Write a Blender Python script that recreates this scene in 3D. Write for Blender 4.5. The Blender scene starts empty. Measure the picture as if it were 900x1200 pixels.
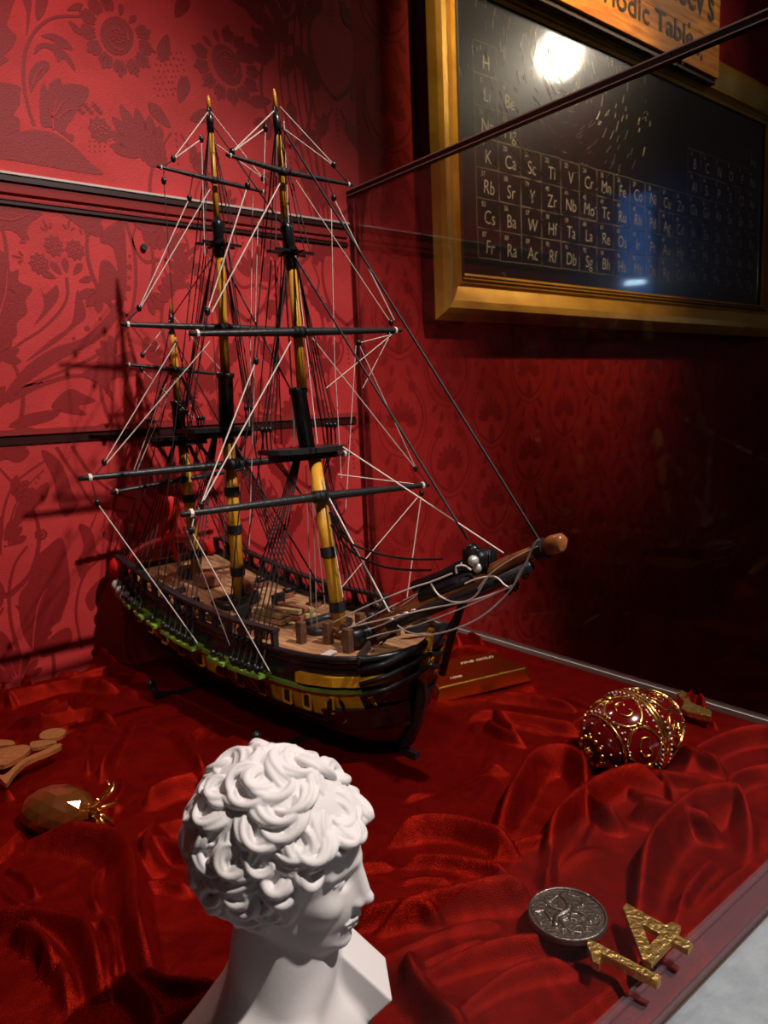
import bpy, bmesh, math, random
import numpy as np
from mathutils import Vector, Matrix
from mathutils.geometry import tessellate_polygon
C = bpy.context.scene.collection
sc = bpy.context.scene
random.seed(4); rng = np.random.default_rng(7)

# ------------------------------------------------------------------ camera (solved from the room's vanishing points)
FL = 849.0
def nz(v): v = np.array(v, float); return v/np.linalg.norm(v)
_v1 = nz([1066, 173, -FL]); _v2 = np.array([-692, 96, -FL]); _v2 = nz(_v2-_v1*_v1.dot(_v2))
RM = np.array([_v1, _v2, np.cross(_v1, _v2)])
EYE = np.array([0, 0, .4])
def ray(x, y): return RM@np.array([x-450, -(y-600), -FL])
def onz(x, y, z=0.): d = ray(x, y); return EYE+d*(z-EYE[2])/d[2]
def onp(x, y, p, n):
    d = ray(x, y); return EYE+d*(np.dot(np.array(p)-EYE, n)/d.dot(n))
YW = 1.137                                    # back wall
cam_d = bpy.data.cameras.new('camera'); cam = bpy.data.objects.new('camera', cam_d); C.objects.link(cam)
cam_d.sensor_fit = 'VERTICAL'; cam_d.sensor_height = 24; cam_d.lens = 24*FL/1200; cam_d.clip_start = .01
M4 = Matrix([list(RM[i])+[EYE[i]] for i in range(3)]+[[0, 0, 0, 1]]); cam.matrix_world = M4
sc.camera = cam
cam_d.dof.use_dof = True; cam_d.dof.focus_distance = .60; cam_d.dof.aperture_fstop = 10.0

# ------------------------------------------------------------------ world, lights, exposure
w = bpy.data.worlds.new('world'); sc.world = w; w.use_nodes = True
w.node_tree.nodes['Background'].inputs[0].default_value = (.9, .6, .5, 1)
w.node_tree.nodes['Background'].inputs[1].default_value = .014
def spot(loc, tgt, power, col, deg, blend, size):
    l = bpy.data.lights.new('spot_light', 'SPOT'); l.energy = power; l.color = col
    l.spot_size = math.radians(deg); l.spot_blend = blend; l.shadow_soft_size = size
    o = bpy.data.objects.new('spot_light', l); C.objects.link(o); o.location = loc
    o.rotation_euler = (Vector(tgt)-Vector(loc)).to_track_quat('-Z', 'Y').to_euler(); return o
KEY = spot((.80, -.58, 2.0), (.42, .76, .15), 185, (1, .90, .83), 50, .7, .022)
TOP = spot((.50, 1.02, 1.45), (.42, .50, .0), 7, (1, .74, .62), 80, .8, .02)
COR = spot((.12, .86, 1.22), (.24, 1.137, .95), 7.0, (1, .62, .58), 105, 1, .04)
FRM = spot((1.25, .35, 1.85), (1.45, 1.137, 1.10), 85, (1, .72, .38), 50, .9, .02)
LFT = spot((-.35, .05, 1.35), (.40, .70, .10), 26, (1, .88, .80), 24, .6, .05)
vs = sc.view_settings; vs.view_transform = 'Standard'; vs.look = 'None'; vs.gamma = 1; vs.exposure = .25; vs.use_curve_mapping = False
sc.cycles.max_bounces = 8; sc.cycles.transparent_max_bounces = 12; sc.cycles.caustics_reflective = False; sc.cycles.caustics_refractive = False

# ------------------------------------------------------------------ materials
def mat(name, col, rough=.5, metal=0, spec=.5, sheen=0, stint=None, coat=0, emit=None, estr=0, noise=None, bump=0, bscale=80, alpha=None, trans=0, ior=1.45, sst=None):
    m = bpy.data.materials.new(name); m.use_nodes = True; nt = m.node_tree; b = nt.nodes['Principled BSDF']
    b.inputs['Base Color'].default_value = (*col, 1); b.inputs['Roughness'].default_value = rough; b.inputs['Metallic'].default_value = metal
    b.inputs['Specular IOR Level'].default_value = spec; b.inputs['IOR'].default_value = ior
    if sheen: b.inputs['Sheen Weight'].default_value = sheen; b.inputs['Sheen Tint'].default_value = (*(stint or (1, 1, 1)), 1); b.inputs['Sheen Roughness'].default_value = .35
    if sst: b.inputs['Specular Tint'].default_value = (*sst, 1)
    if coat: b.inputs['Coat Weight'].default_value = coat; b.inputs['Coat Roughness'].default_value = .08
    if emit: b.inputs['Emission Color'].default_value = (*emit, 1); b.inputs['Emission Strength'].default_value = estr
    if trans: b.inputs['Transmission Weight'].default_value = trans
    tc = nt.nodes.new('ShaderNodeTexCoord')
    if noise:
        c2, s = noise; n = nt.nodes.new('ShaderNodeTexNoise'); n.inputs['Scale'].default_value = s; n.inputs['Detail'].default_value = 6
        mp = nt.nodes.new('ShaderNodeMapping'); nt.links.new(tc.outputs['Object'], mp.inputs[0]); nt.links.new(mp.outputs[0], n.inputs[0])
        r = nt.nodes.new('ShaderNodeValToRGB'); r.color_ramp.elements[0].position = .38; r.color_ramp.elements[1].position = .64
        r.color_ramp.elements[0].color = (*col, 1); r.color_ramp.elements[1].color = (*c2, 1)
        nt.links.new(n.outputs[0], r.inputs[0]); nt.links.new(r.outputs[0], b.inputs['Base Color'])
    if bump:
        n = nt.nodes.new('ShaderNodeTexNoise'); n.inputs['Scale'].default_value = bscale; n.inputs['Detail'].default_value = 4
        nt.links.new(tc.outputs['Object'], n.inputs[0])
        bp = nt.nodes.new('ShaderNodeBump'); bp.inputs['Strength'].default_value = bump; bp.inputs['Distance'].default_value = .002
        nt.links.new(n.outputs[0], bp.inputs['Height']); nt.links.new(bp.outputs[0], b.inputs['Normal'])
    return m
def wood_mat(name, a, b_, scale=(4, 40, 40), rough=.45):
    m = mat(name, a, rough); nt = m.node_tree; b = nt.nodes['Principled BSDF']
    tc = nt.nodes.new('ShaderNodeTexCoord'); mp = nt.nodes.new('ShaderNodeMapping'); mp.inputs['Scale'].default_value = scale
    n = nt.nodes.new('ShaderNodeTexNoise'); n.inputs['Scale'].default_value = 3; n.inputs['Detail'].default_value = 8; n.inputs['Distortion'].default_value = .6
    r = nt.nodes.new('ShaderNodeValToRGB'); r.color_ramp.elements[0].position = .35; r.color_ramp.elements[1].position = .65
    r.color_ramp.elements[0].color = (*a, 1); r.color_ramp.elements[1].color = (*b_, 1)
    nt.links.new(tc.outputs['Object'], mp.inputs[0]); nt.links.new(mp.outputs[0], n.inputs[0]); nt.links.new(n.outputs[0], r.inputs[0]); nt.links.new(r.outputs[0], b.inputs['Base Color'])
    return m
def velvet_mat():
    m = bpy.data.materials.new('red_velvet'); m.use_nodes = True; nt = m.node_tree; N = nt.nodes.new; L = nt.links.new
    b = nt.nodes['Principled BSDF']; out = nt.nodes['Material Output']
    tc = N('ShaderNodeTexCoord')
    sp = N('ShaderNodeTexNoise'); sp.inputs['Scale'].default_value = 1300; sp.inputs['Detail'].default_value = 1; L(tc.outputs['Object'], sp.inputs[0])
    sr = N('ShaderNodeMapRange'); sr.inputs['From Min'].default_value = .42; sr.inputs['From Max'].default_value = .68; sr.inputs['To Min'].default_value = .1; sr.inputs['To Max'].default_value = .65; L(sp.outputs[0], sr.inputs[0]); L(sr.outputs[0], b.inputs['Sheen Weight'])
    n1 = N('ShaderNodeTexNoise'); n1.inputs['Scale'].default_value = 1100; n1.inputs['Detail'].default_value = 2; L(tc.outputs['Object'], n1.inputs[0])
    n2 = N('ShaderNodeTexNoise'); n2.inputs['Scale'].default_value = 28; n2.inputs['Detail'].default_value = 5; n2.inputs['Distortion'].default_value = 1.5; L(tc.outputs['Object'], n2.inputs[0])
    b.inputs['Base Color'].default_value = (.048, .0005, .0005, 1); b.inputs['Roughness'].default_value = .8; b.inputs['Specular IOR Level'].default_value = .12
    b.inputs['Specular Tint'].default_value = (1, .1, .08, 1)
    b.inputs['Sheen Weight'].default_value = .9; b.inputs['Sheen Roughness'].default_value = .28; b.inputs['Sheen Tint'].default_value = (.95, .03, .015, 1)
    bp = N('ShaderNodeBump'); bp.inputs['Strength'].default_value = .9; bp.inputs['Distance'].default_value = .0009; L(n1.outputs[0], bp.inputs['Height'])
    bp2 = N('ShaderNodeBump'); bp2.inputs['Strength'].default_value = .05; bp2.inputs['Distance'].default_value = .004; L(n2.outputs[0], bp2.inputs['Height']); L(bp.outputs[0], bp2.inputs['Normal'])
    L(bp2.outputs[0], b.inputs['Normal'])
    g = N('ShaderNodeBsdfAnisotropic'); g.inputs['Color'].default_value = (.82, .032, .014, 1); g.inputs['Roughness'].default_value = .43; L(bp2.outputs[0], g.inputs['Normal'])
    mx = N('ShaderNodeMixShader'); r = N('ShaderNodeMapRange'); r.inputs['From Min'].default_value = .35; r.inputs['From Max'].default_value = .7; r.inputs['To Min'].default_value = .10; r.inputs['To Max'].default_value = .26
    L(n2.outputs[0], r.inputs[0]); L(r.outputs[0], mx.inputs[0]); L(b.outputs[0], mx.inputs[1]); L(g.outputs[0], mx.inputs[2]); L(mx.outputs[0], out.inputs[0])
    return m
def glass_mat(name, tint, refl=.9, haze=0., hazecol=(.8, .8, .8)):
    m = bpy.data.materials.new(name); m.use_nodes = True; nt = m.node_tree; N = nt.nodes.new; L = nt.links.new
    nt.nodes.remove(nt.nodes['Principled BSDF']); out = nt.nodes['Material Output']
    t = N('ShaderNodeBsdfTransparent'); t.inputs[0].default_value = (*tint, 1)
    g = N('ShaderNodeBsdfGlossy'); g.inputs['Roughness'].default_value = .01
    fr = N('ShaderNodeFresnel'); fr.inputs[0].default_value = 1.25
    mul = N('ShaderNodeMath'); mul.operation = 'MULTIPLY'; mul.inputs[1].default_value = refl; L(fr.outputs[0], mul.inputs[0])
    mx = N('ShaderNodeMixShader'); L(mul.outputs[0], mx.inputs[0]); L(t.outputs[0], mx.inputs[1]); L(g.outputs[0], mx.inputs[2])
    last = mx
    if haze:
        d = N('ShaderNodeBsdfDiffuse'); d.inputs[0].default_value = (*hazecol, 1)
        m2 = N('ShaderNodeMixShader'); m2.inputs[0].default_value = haze; L(mx.outputs[0], m2.inputs[1]); L(d.outputs[0], m2.inputs[2]); last = m2
    L(last.outputs[0], out.inputs[0]); return m
MT = dict(
 velvet=velvet_mat(),
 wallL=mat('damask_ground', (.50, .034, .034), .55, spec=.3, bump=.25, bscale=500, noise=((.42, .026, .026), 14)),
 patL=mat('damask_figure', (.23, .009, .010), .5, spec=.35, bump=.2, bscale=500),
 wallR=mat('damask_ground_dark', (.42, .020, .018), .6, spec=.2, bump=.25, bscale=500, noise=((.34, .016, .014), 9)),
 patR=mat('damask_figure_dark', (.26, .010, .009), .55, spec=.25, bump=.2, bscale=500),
 plaster=mat('white_plaster', (.78, .755, .75), .62, spec=.3, bump=.05, bscale=300),
 black=mat('black_gloss', (.009, .009, .011), .26, spec=.45, bump=.25, bscale=120),
 blackw=mat('black_painted_wood', (.016, .016, .018), .38, spec=.5, bump=.3, bscale=150),
 rope=mat('black_rope', (.008, .008, .009), .6), white=mat('pale_rope', (.72, .62, .55), .6),
 yellow=mat('yellow_paint', (.62, .30, .02), .35, noise=((.5, .2, .012), 40), bump=.2, bscale=90),
 mast=mat('mast_yellow', (.66, .33, .025), .38, noise=((.42, .17, .01), 30)),
 green=mat('green_paint', (.20, .34, .04), .45, noise=((.10, .2, .03), 60), bump=.3, bscale=150),
 hullred=mat('hull_red', (.30, .012, .012), .4, spec=.4, noise=((.20, .009, .009), 20)),
 hullbrown=mat('hull_brown', (.07, .014, .008), .4, noise=((.03, .008, .006), 30)),
 deck=wood_mat('deck_wood', (.50, .27, .13), (.32, .15, .07), (30, 6, 30), .5),
 timber=wood_mat('dark_timber', (.14, .06, .03), (.06, .028, .016), (40, 8, 40)),
 timberg=wood_mat('pale_timber', (.42, .32, .13), (.22, .17, .07), (40, 8, 40)),
 timberr=wood_mat('reddish_timber', (.3, .1, .06), (.16, .05, .03), (40, 8, 40)),
 sprit=wood_mat('bowsprit_wood', (.36, .12, .035), (.22, .07, .02), (40, 8, 20), .25),
 flag=mat('red_flag', (.6, .012, .012), .5), silver=mat('silver_paint', (.55, .56, .52), .35, metal=.4),
 gold=mat('gold', (.83, .50, .13), .22, metal=1, bump=.25, bscale=200),
 goldbar=mat('gold_bar', (.70, .34, .045), .24, metal=1, bump=.04, bscale=60),
 goldold=mat('hammered_brass', (.62, .42, .13), .38, metal=1, bump=1, bscale=260),
 frame=mat('gilt_frame', (.80, .44, .06), .36, metal=.6, noise=((.62, .30, .03), 12), bump=.25, bscale=60),
 framed=mat('frame_dark', (.05, .025, .008), .5),
 pewter=mat('pewter', (.26, .23, .20), .38, metal=1, bump=.5, bscale=400),
 enamel=mat('red_enamel', (.12, .0015, .0025), .10, spec=.8, coat=1), pearl=mat('pearl', (.85, .78, .66), .12, spec=.8, coat=1),
 amber=mat('amber_glass', (.22, .06, .012), .16, spec=.8, coat=1, metal=.6),
 chalk=mat('chalk', (.34, .33, .29), .8), chalkg=mat('chalk_lines', (.17, .165, .14), .8), ink=mat('burnt_letters', (.035, .016, .006), .6),
 metalrail=mat('pale_metal_rail', (.40, .46, .50), .35, metal=.15, spec=.5, noise=((.32, .37, .41), 60), bump=.3, bscale=200),
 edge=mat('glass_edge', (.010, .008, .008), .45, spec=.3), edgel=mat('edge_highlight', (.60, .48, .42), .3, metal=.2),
 ledge=mat('ledge_red_brown', (.26, .03, .028), .2, spec=.8, coat=.8), ledged=mat('ledge_dark', (.03, .006, .005), .35),
 glass=glass_mat('clear_glass', (.985, .98, .98), .01), glassside=glass_mat('side_glass', (.93, .90, .89), .9),
 strip=glass_mat('reflection_haze', (.90, .80, .82), .35, .06, (.75, .55, .62)),
 acrylic=glass_mat('clear_acrylic', (.9, .86, .86), 1, .10, (.7, .5, .5)),
 floor=mat('dark_floor', (.02, .012, .01), .6), base=mat('case_base', (.10, .08, .07), .6), grey=mat('grey_card', (.14, .12, .11), .5), pale=mat('pale_edge', (.55, .48, .44), .4),
)
def board_mat():
    m = mat('blackboard', (.010, .0105, .0095), .2, spec=.7); nt = m.node_tree; N = nt.nodes.new; L = nt.links.new; b = nt.nodes['Principled BSDF']
    tc = N('ShaderNodeTexCoord'); mp = N('ShaderNodeMapping'); L(tc.outputs['Object'], mp.inputs[0])
    v = N('ShaderNodeTexNoise'); v.inputs['Scale'].default_value = 60; v.inputs['Detail'].default_value = 6; L(mp.outputs[0], v.inputs[0])
    bp = N('ShaderNodeBump'); bp.inputs['Strength'].default_value = .3; bp.inputs['Distance'].default_value = .001; L(v.outputs[0], bp.inputs['Height']); L(bp.outputs[0], b.inputs['Normal'])
    b.inputs['Roughness'].default_value = .30; b.inputs['Coat Weight'].default_value = 1; b.inputs['Coat Roughness'].default_value = .07
    return m
MT['board'] = board_mat()
def bark_sign():
    return wood_mat('orange_pine', (.78, .30, .018), (.45, .12, .008), (3, 30, 30), .6)
MT['pine'] = bark_sign()

# ------------------------------------------------------------------ helpers
def link(name, me, m=None, parent=None, smooth=False):
    if m is not None:
        for q in (m if isinstance(m, (list, tuple)) else [m]): me.materials.append(MT[q] if isinstance(q, str) else q)
    if smooth: me.polygons.foreach_set('use_smooth', [True]*len(me.polygons))
    o = bpy.data.objects.new(name, me); C.objects.link(o)
    if parent: o.parent = parent; o.matrix_parent_inverse = Matrix.Translation(-parent_loc(parent))
    return o
def parent_loc(p):
    return p.location.copy() if p.parent is None else Vector((0, 0, 0))
def tag(o, label=None, cat=None, group=None, kind=None):
    if label: o['label'] = label
    if cat: o['category'] = cat
    if group: o['group'] = group
    if kind: o['kind'] = kind
    return o
def thing(name, label, cat, loc, group=None):
    o = bpy.data.objects.new(name, None); C.objects.link(o); o.location = loc; o.empty_display_size = .02
    return tag(o, label, cat, group)
class G:                                            # collects vertices and faces of ONE mesh
    def __init__(s): s.v = []; s.f = []; s.mi = []
    def add(s, v, f, mi=0):
        n = len(s.v); s.v += [tuple(map(float, p)) for p in v]; s.f += [tuple(i+n for i in q) for q in f]; s.mi += [mi]*len(f); return s
    def tube(s, pts, r, n=6, mi=0, cap=True):
        P = [Vector(p) for p in pts]; rr = r if isinstance(r, (list, tuple)) else [r]*len(P)
        V = []; F = []; u = None
        for i, p in enumerate(P):
            t = (P[min(i+1, len(P)-1)]-P[max(i-1, 0)])
            if t.length < 1e-9: t = Vector((0, 0, 1))
            t.normalize()
            if u is None: u = t.orthogonal().normalized()
            u = (u-t*u.dot(t)); u = u.normalized() if u.length > 1e-6 else t.orthogonal().normalized()
            w_ = t.cross(u)
            for k in range(n):
                a = 2*math.pi*k/n; V.append(p+(u*math.cos(a)+w_*math.sin(a))*rr[i])
        for i in range(len(P)-1):
            for k in range(n): F.append((i*n+k, i*n+(k+1) % n, (i+1)*n+(k+1) % n, (i+1)*n+k))
        if cap: F.append(tuple(range(n-1, -1, -1))); F.append(tuple((len(P)-1)*n+k for k in range(n)))
        return s.add(V, F, mi)
    def box(s, c, d, ax=None, mi=0):                # centre, full sizes, optional 3 axes
        ax = ax or ((1, 0, 0), (0, 1, 0), (0, 0, 1)); A = [Vector(a) for a in ax]; c = Vector(c); V = []
        for i in (-1, 1):
            for j in (-1, 1):
                for k in (-1, 1): V.append(c+A[0]*(i*d[0]/2)+A[1]*(j*d[1]/2)+A[2]*(k*d[2]/2))
        return s.add(V, [(0, 1, 3, 2), (4, 6, 7, 5), (0, 4, 5, 1), (2, 3, 7, 6), (0, 2, 6, 4), (1, 5, 7, 3)], mi)
    def ball(s, c, r, nu=8, nv=6, mi=0, sc_=(1, 1, 1)):
        V = []; F = []; c = Vector(c)
        for j in range(nv+1):
            th = math.pi*j/nv
            for i in range(nu):
                a = 2*math.pi*i/nu; V.append((c.x+r*sc_[0]*math.sin(th)*math.cos(a), c.y+r*sc_[1]*math.sin(th)*math.sin(a), c.z+r*sc_[2]*math.cos(th)))
        for j in range(nv):
            for i in range(nu): F.append((j*nu+i, (j+1)*nu+i, (j+1)*nu+(i+1) % nu, j*nu+(i+1) % nu))
        return s.add(V, F, mi)
    def prism(s, poly, off, mi=0):                  # closed 3-D polygon extruded by vector off
        n = len(poly); P = [Vector(p) for p in poly]; o = Vector(off)
        tris = tessellate_polygon([P]); V = P+[p+o for p in P]
        F = [t for t in tris]+[tuple(i+n for i in reversed(t)) for t in tris]+[(i, (i+1) % n, (i+1) % n+n, i+n) for i in range(n)]
        return s.add(V, F, mi)
    def flat(s, poly, mi=0, holes=None):
        P = [Vector(p) for p in poly]; return s.add(P, [t for t in tessellate_polygon([P])], mi)
    def mesh(s, name='mesh'):
        me = bpy.data.meshes.new(name); me.from_pydata(s.v, [], s.f)
        if any(s.mi): me.polygons.foreach_set('material_index', s.mi)
        me.update()
        bm = bmesh.new(); bm.from_mesh(me); bmesh.ops.recalc_face_normals(bm, faces=bm.faces); bm.to_mesh(me); bm.free(); return me
    def build(s, name, m, parent=None, smooth=False): return link(name, s.mesh(name), m, parent, smooth)
def spline(pts, n=6, closed=False):
    P = [np.array(p, float) for p in pts]; N = len(P); out = []
    for i in range(N if closed else N-1):
        p0 = P[(i-1) % N] if closed else P[max(i-1, 0)]; p1 = P[i]; p2 = P[(i+1) % N]; p3 = P[(i+2) % N] if closed else P[min(i+2, N-1)]
        for k in range(n):
            t = k/n; out.append(.5*((2*p1)+(-p0+p2)*t+(2*p0-5*p1+4*p2-p3)*t*t+(-p0+3*p1-3*p2+p3)*t**3))
    if not closed: out.append(P[-1])
    return out

def np_mesh(name, v, f):
    me = bpy.data.meshes.new(name); me.vertices.add(len(v)); me.vertices.foreach_set('co', np.asarray(v, np.float32).ravel())
    me.loops.add(f.size); me.loops.foreach_set('vertex_index', f.ravel().astype(np.int32)); me.polygons.add(len(f))
    me.polygons.foreach_set('loop_start', np.arange(0, f.size, f.shape[1], dtype=np.int32)); me.update(calc_edges=True); me.validate(); return me
# ------------------------------------------------------------------ the setting
def struct(name, g, m, parent=None, **k):
    o = g.build(name, m, parent, **k)
    if parent is None: o['kind'] = 'structure'
    return o
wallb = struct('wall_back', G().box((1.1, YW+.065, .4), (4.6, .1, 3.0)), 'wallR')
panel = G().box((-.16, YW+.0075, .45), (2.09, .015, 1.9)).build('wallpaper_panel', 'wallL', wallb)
struct('floor', G().box((1.1, 0, -1.0), (5, 4.2, .1)), 'floor')
PX1 = .885                                     # right end of the near wallpaper panel
# wallpaper print: flat figures laid on the two papers
Wp = YW-.0004
def wx(p, y=YW):                                # wall position from picture trace
    q = onp(p[0], p[1], [0, y, 0], np.array([0, 1, 0])); return (q[0], q[2])
class Print(G):
    def __init__(s, y): super().__init__(); s.y = y
    def fill(s, pts, lift=0, n=4, lim=None):
        s.c = getattr(s, 'c', 0)+1; lift = lift+.00000012*s.c
        q = spline(pts, n, True) if n > 1 else pts
        P = [(min(p[0], lim) if lim else p[0], s.y-lift, p[1]) for p in q]
        try: s.flat(P)
        except Exception: pass
    def stroke(s, pts, w0, w1=None, lift=0, n=5):
        w1 = w0 if w1 is None else w1
        q = spline(pts, n); L_, R_ = [], []
        for i, p in enumerate(q):
            t = q[min(i+1, len(q)-1)]-q[max(i-1, 0)]; t = t/(np.linalg.norm(t)+1e-9); nn = np.array([-t[1], t[0]])
            w_ = (w0+(w1-w0)*i/(len(q)-1))/2; L_.append(p+nn*w_); R_.append(p-nn*w_)
        V = [(p[0], s.y-lift, p[1]) for p in L_]+[(p[0], s.y-lift, p[1]) for p in R_]; m = len(q)
        s.add(V, [(i, i+1, m+i+1, m+i) for i in range(m-1)])
    def dot(s, c, r, lift=0, k=7): s.flat([(c[0]+r*math.cos(a), s.y-lift, c[1]+r*math.sin(a)) for a in [2*math.pi*i/k for i in range(k)]])
    def petal(s, c, ang, r0, r1, w_, lift=0, lobes=True):
        ca, sa = math.cos(ang), math.sin(ang); f = lambda u, v: (c[0]+ca*u-sa*v, c[1]+sa*u+ca*v); L_ = r1-r0
        s.fill([f(r0, 0), f(r0+L_*.35, w_*.42), f(r0+L_*.72, w_*.5), f(r0+L_*.9, w_*.25), f(r1, 0), f(r0+L_*.9, -w_*.25), f(r0+L_*.72, -w_*.5), f(r0+L_*.35, -w_*.42)], lift, 2)
def flower(pd, pl, c, r, rot=0, sx=.85):
    for k in range(13):
        a = rot+2*math.pi*k/13
        if k % 13 in (3, 4): pd.petal(c, a, r*.62, r*1.0, r*.16)
        else:
            for d in (-.13, 0, .13): pd.petal(c, a+d, r*.66, r*(1.2 if d == 0 else 1.08), r*.17)
    e = [(c[0]+r*.56*sx*math.cos(t)*math.cos(rot)-r*.6*math.sin(t)*math.sin(rot), c[1]+r*.56*sx*math.cos(t)*math.sin(rot)+r*.6*math.sin(t)*math.cos(rot)) for t in [2*math.pi*i/20 for i in range(20)]]
    pd.fill(e, 0, 1)
    for rr in (0, .10, .2):
        m = 1 if rr == 0 else (6 if rr == .1 else 11)
        for k in range(m):
            a = 2*math.pi*k/m; q = (c[0]+r*rr*math.cos(a), c[1]+r*rr*math.sin(a)); pl.dot(q, r*.045, .0006); pd.dot(q, r*.026, .0009)
    for s_ in (-1, 1): pl.stroke([(c[0]+r*.35*math.cos(rot+s_*(.5+t)), c[1]+r*.4*math.sin(rot+s_*(.5+t))) for t in (0, .5, 1, 1.5)], r*.05, r*.01, .0006)
def fan(pd, c, ang, size, n=7, spread=2.2):
    for k in range(n):
        t = (k-(n-1)/2)/((n-1)/2); pd.petal(c, ang+t*spread/2, size*.2, size*(1-.28*abs(t)), size*.20)
def thistle(pd, pl, c, r):
    pd.fill([(c[0]+r*math.cos(a)*(1 if i % 2 else .78), c[1]+r*1.1*math.sin(a)*(1 if i % 2 else .78)) for i, a in enumerate([2*math.pi*i/18 for i in range(18)])], 0, 1)
    for k in range(10):
        a = k*2.4; q = r*.62*math.sqrt(k/10); pl.dot((c[0]+q*math.cos(a), c[1]+q*math.sin(a)), r*.09, .0006)
PD = Print(YW-.0004); PLt = Print(YW-.0004)
def dfill(*pts): PD.fill([wx(p) for p in pts])
SC = .0011                                     # metres per picture pixel on this wall, for stroke widths
def dstroke(w0, w1, *pts): PD.stroke([wx(p) for p in pts], w0*SC, w1*SC)
def lstroke(w0, w1, *pts): PLt.stroke([wx(p) for p in pts], w0*SC, w1*SC, .0006)
dstroke(4.5, 3, (40,147),(33,125),(28,100),(28,70),(33,50),(45,32),(65,20),(95,19))
dfill((62,150),(48,145),(47,110),(51,97),(56,106),(59,97),(70,92),(73,99),(85,98),(103,103),(102,115),(92,128),(84,140),(78,148),(77,155),(86,158),(85,166),(70,155))
lstroke(2, 1, (62,152),(62,135),(66,115)); lstroke(1.6, .8, (62,138),(56,125)); lstroke(1.6, .8, (63,135),(72,122),(82,113)); lstroke(1.6, .8, (66,140),(78,130),(88,128))
dfill((-30,100),(20,100),(23,112),(23,122),(16,135),(22,138),(23,148),(18,155),(-30,165))
dfill((-40,-40),(16,-20),(12,15),(8,28),(15,38),(19,42),(14,55),(5,65),(8,72),(-40,85))
dfill((-30,172),(0,163),(30,153),(60,155),(85,170),(105,190),(120,205),(60,196),(0,186),(-30,186))
dfill((48,42),(60,39),(75,45),(85,57),(73,56),(60,47)); dfill((40,64),(50,56),(62,60),(68,72),(75,69),(88,83),(84,70),(68,54),(52,50),(42,54))
dfill((36,108),(34,88),(42,74),(54,71),(58,79),(50,89),(43,97)); lstroke(1.5, 1, (38,100),(42,88),(50,78))
dfill((25,-5),(36,-5),(35,20),(31,42),(31,15)); dfill((44,-5),(56,-5),(53,12),(44,24),(41,12)); dfill((78,12),(88,4),(97,5),(92,12)); dfill((80,25),(88,28),(97,40),(88,38))
c1 = wx((137, 42)); flower(PD, PLt, c1, .048, -.6)
c2 = wx((266, 76)); flower(PD, PLt, c2, .052, .5)
fan(PD, wx((176, 190)), 2.05, .085, 7, 1.7); fan(PD, wx((172, 200)), 1.2, .06, 5, 1.2)
thistle(PD, PLt, wx((117, 152)), .018)
for k in range(46): PD.dot(wx((182+(k % 6)*6+random.uniform(-1, 1)+(k//6 % 2)*3, 62+(k//6)*7+random.uniform(-1, 1))), .0016)
for k in range(14): PD.dot(wx((105+(k % 5)*6, 165+(k//5)*6)), .0014)
for k in range(9): fan(PD, wx((92+k*3.5, 128+(k % 3)*4)), 2.0, .012, 3, 1)
# tall plume and its leaves towards the panel's end
for s_ in range(5): dstroke(5-.6*s_, 1.5, (388-s_*3, 300), (380-s_*7, 200), (366-s_*9, 110), (362-s_*8, 20), (372-s_*4, -60))
for k in range(5): PD.petal(wx((338-k*6, 20+k*14)), 1.9+.2*k, 0, .05, .022)
for p, a in (((290, 10), 2.6), ((305, 30), 2.2), ((318, 12), 1.6), ((300, 60), 3.6), ((330, 90), 1.0), ((318, 118), 3.4), ((345, 150), 1.7), ((210, 120), 1.2), ((222, 140), .4), ((200, 150), 2.4), ((205, 20), 1.0), ((215, 5), 1.9), ((196, 40), 4.4)):
    PD.petal(wx(p), a, 0, .045, .02)
fan(PD, wx((330, 60)), 1.7, .06, 5, 1.6); thistle(PD, PLt, wx((360, 75)), .014)
# below the ledge
dfill((-20,236),(40,240),(50,250),(35,262),(28,281),(14,270),(-20,268)); lstroke(1.5, .8, (-5,255),(15,258),(35,250))
dfill((62,240),(88,242),(118,262),(120,274),(112,277),(88,262)); 
dfill((5,462),(30,430),(62,408),(95,397),(120,376),(138,350),(118,352),(117,310),(128,306),(138,318),(132,290),(118,284),(120,272),(133,262),(145,262),(148,300),(148,340),(138,372),(115,398),(70,422),(30,450),(10,470))
dstroke(5, 3, (135,236),(148,262),(158,300),(158,345),(146,385),(115,415),(70,436),(25,456),(-10,485))
for k in range(12):
    t = k/11; p = (152-22*t*t-110*max(0, t-.35)*1.3, 300+130*t+10*t*(1-t)); PD.dot(wx(p), .0045 if k % 2 else .0028, 0, 6)
dstroke(7, 2, (10,470),(50,450),(95,440),(125,455),(132,462)); dfill((96,438),(120,425),(150,412),(160,425),(146,432),(160,440),(130,446),(133,470),(118,452))
dstroke(4.5, 2.5, (78,325),(79,345),(72,362),(50,385),(20,405),(-8,432))
for p in ((63, 288), (88, 293), (46, 309)): thistle(PD, PLt, wx(p), .0145)
for p, a in (((72, 322), 2.2), ((78, 320), 1.6), ((86, 322), .9), ((66, 326), 2.8), ((92, 330), .3)): PD.petal(wx(p), a, 0, .022, .010)
for p, a in (((58, 272), 2.0), ((80, 272), 1.4), ((97, 278), 1.1), ((34, 285), 2.4), ((30, 303), 3.0)): fan(PD, wx(p), a, .018, 3, 1.4)
dfill((-20,290),(8,300),(12,318),(22,316),(22,330),(38,338),(30,352),(32,366),(20,378),(17,396),(-20,396)); lstroke(1.5, .8, (-5,380),(6,345),(8,315))
dfill((45,330),(52,345),(66,334),(68,350),(50,372),(40,380),(52,358)); dfill((90,340),(98,356),(100,372),(86,384),(70,398),(30,424),(60,398),(84,378))
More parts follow.
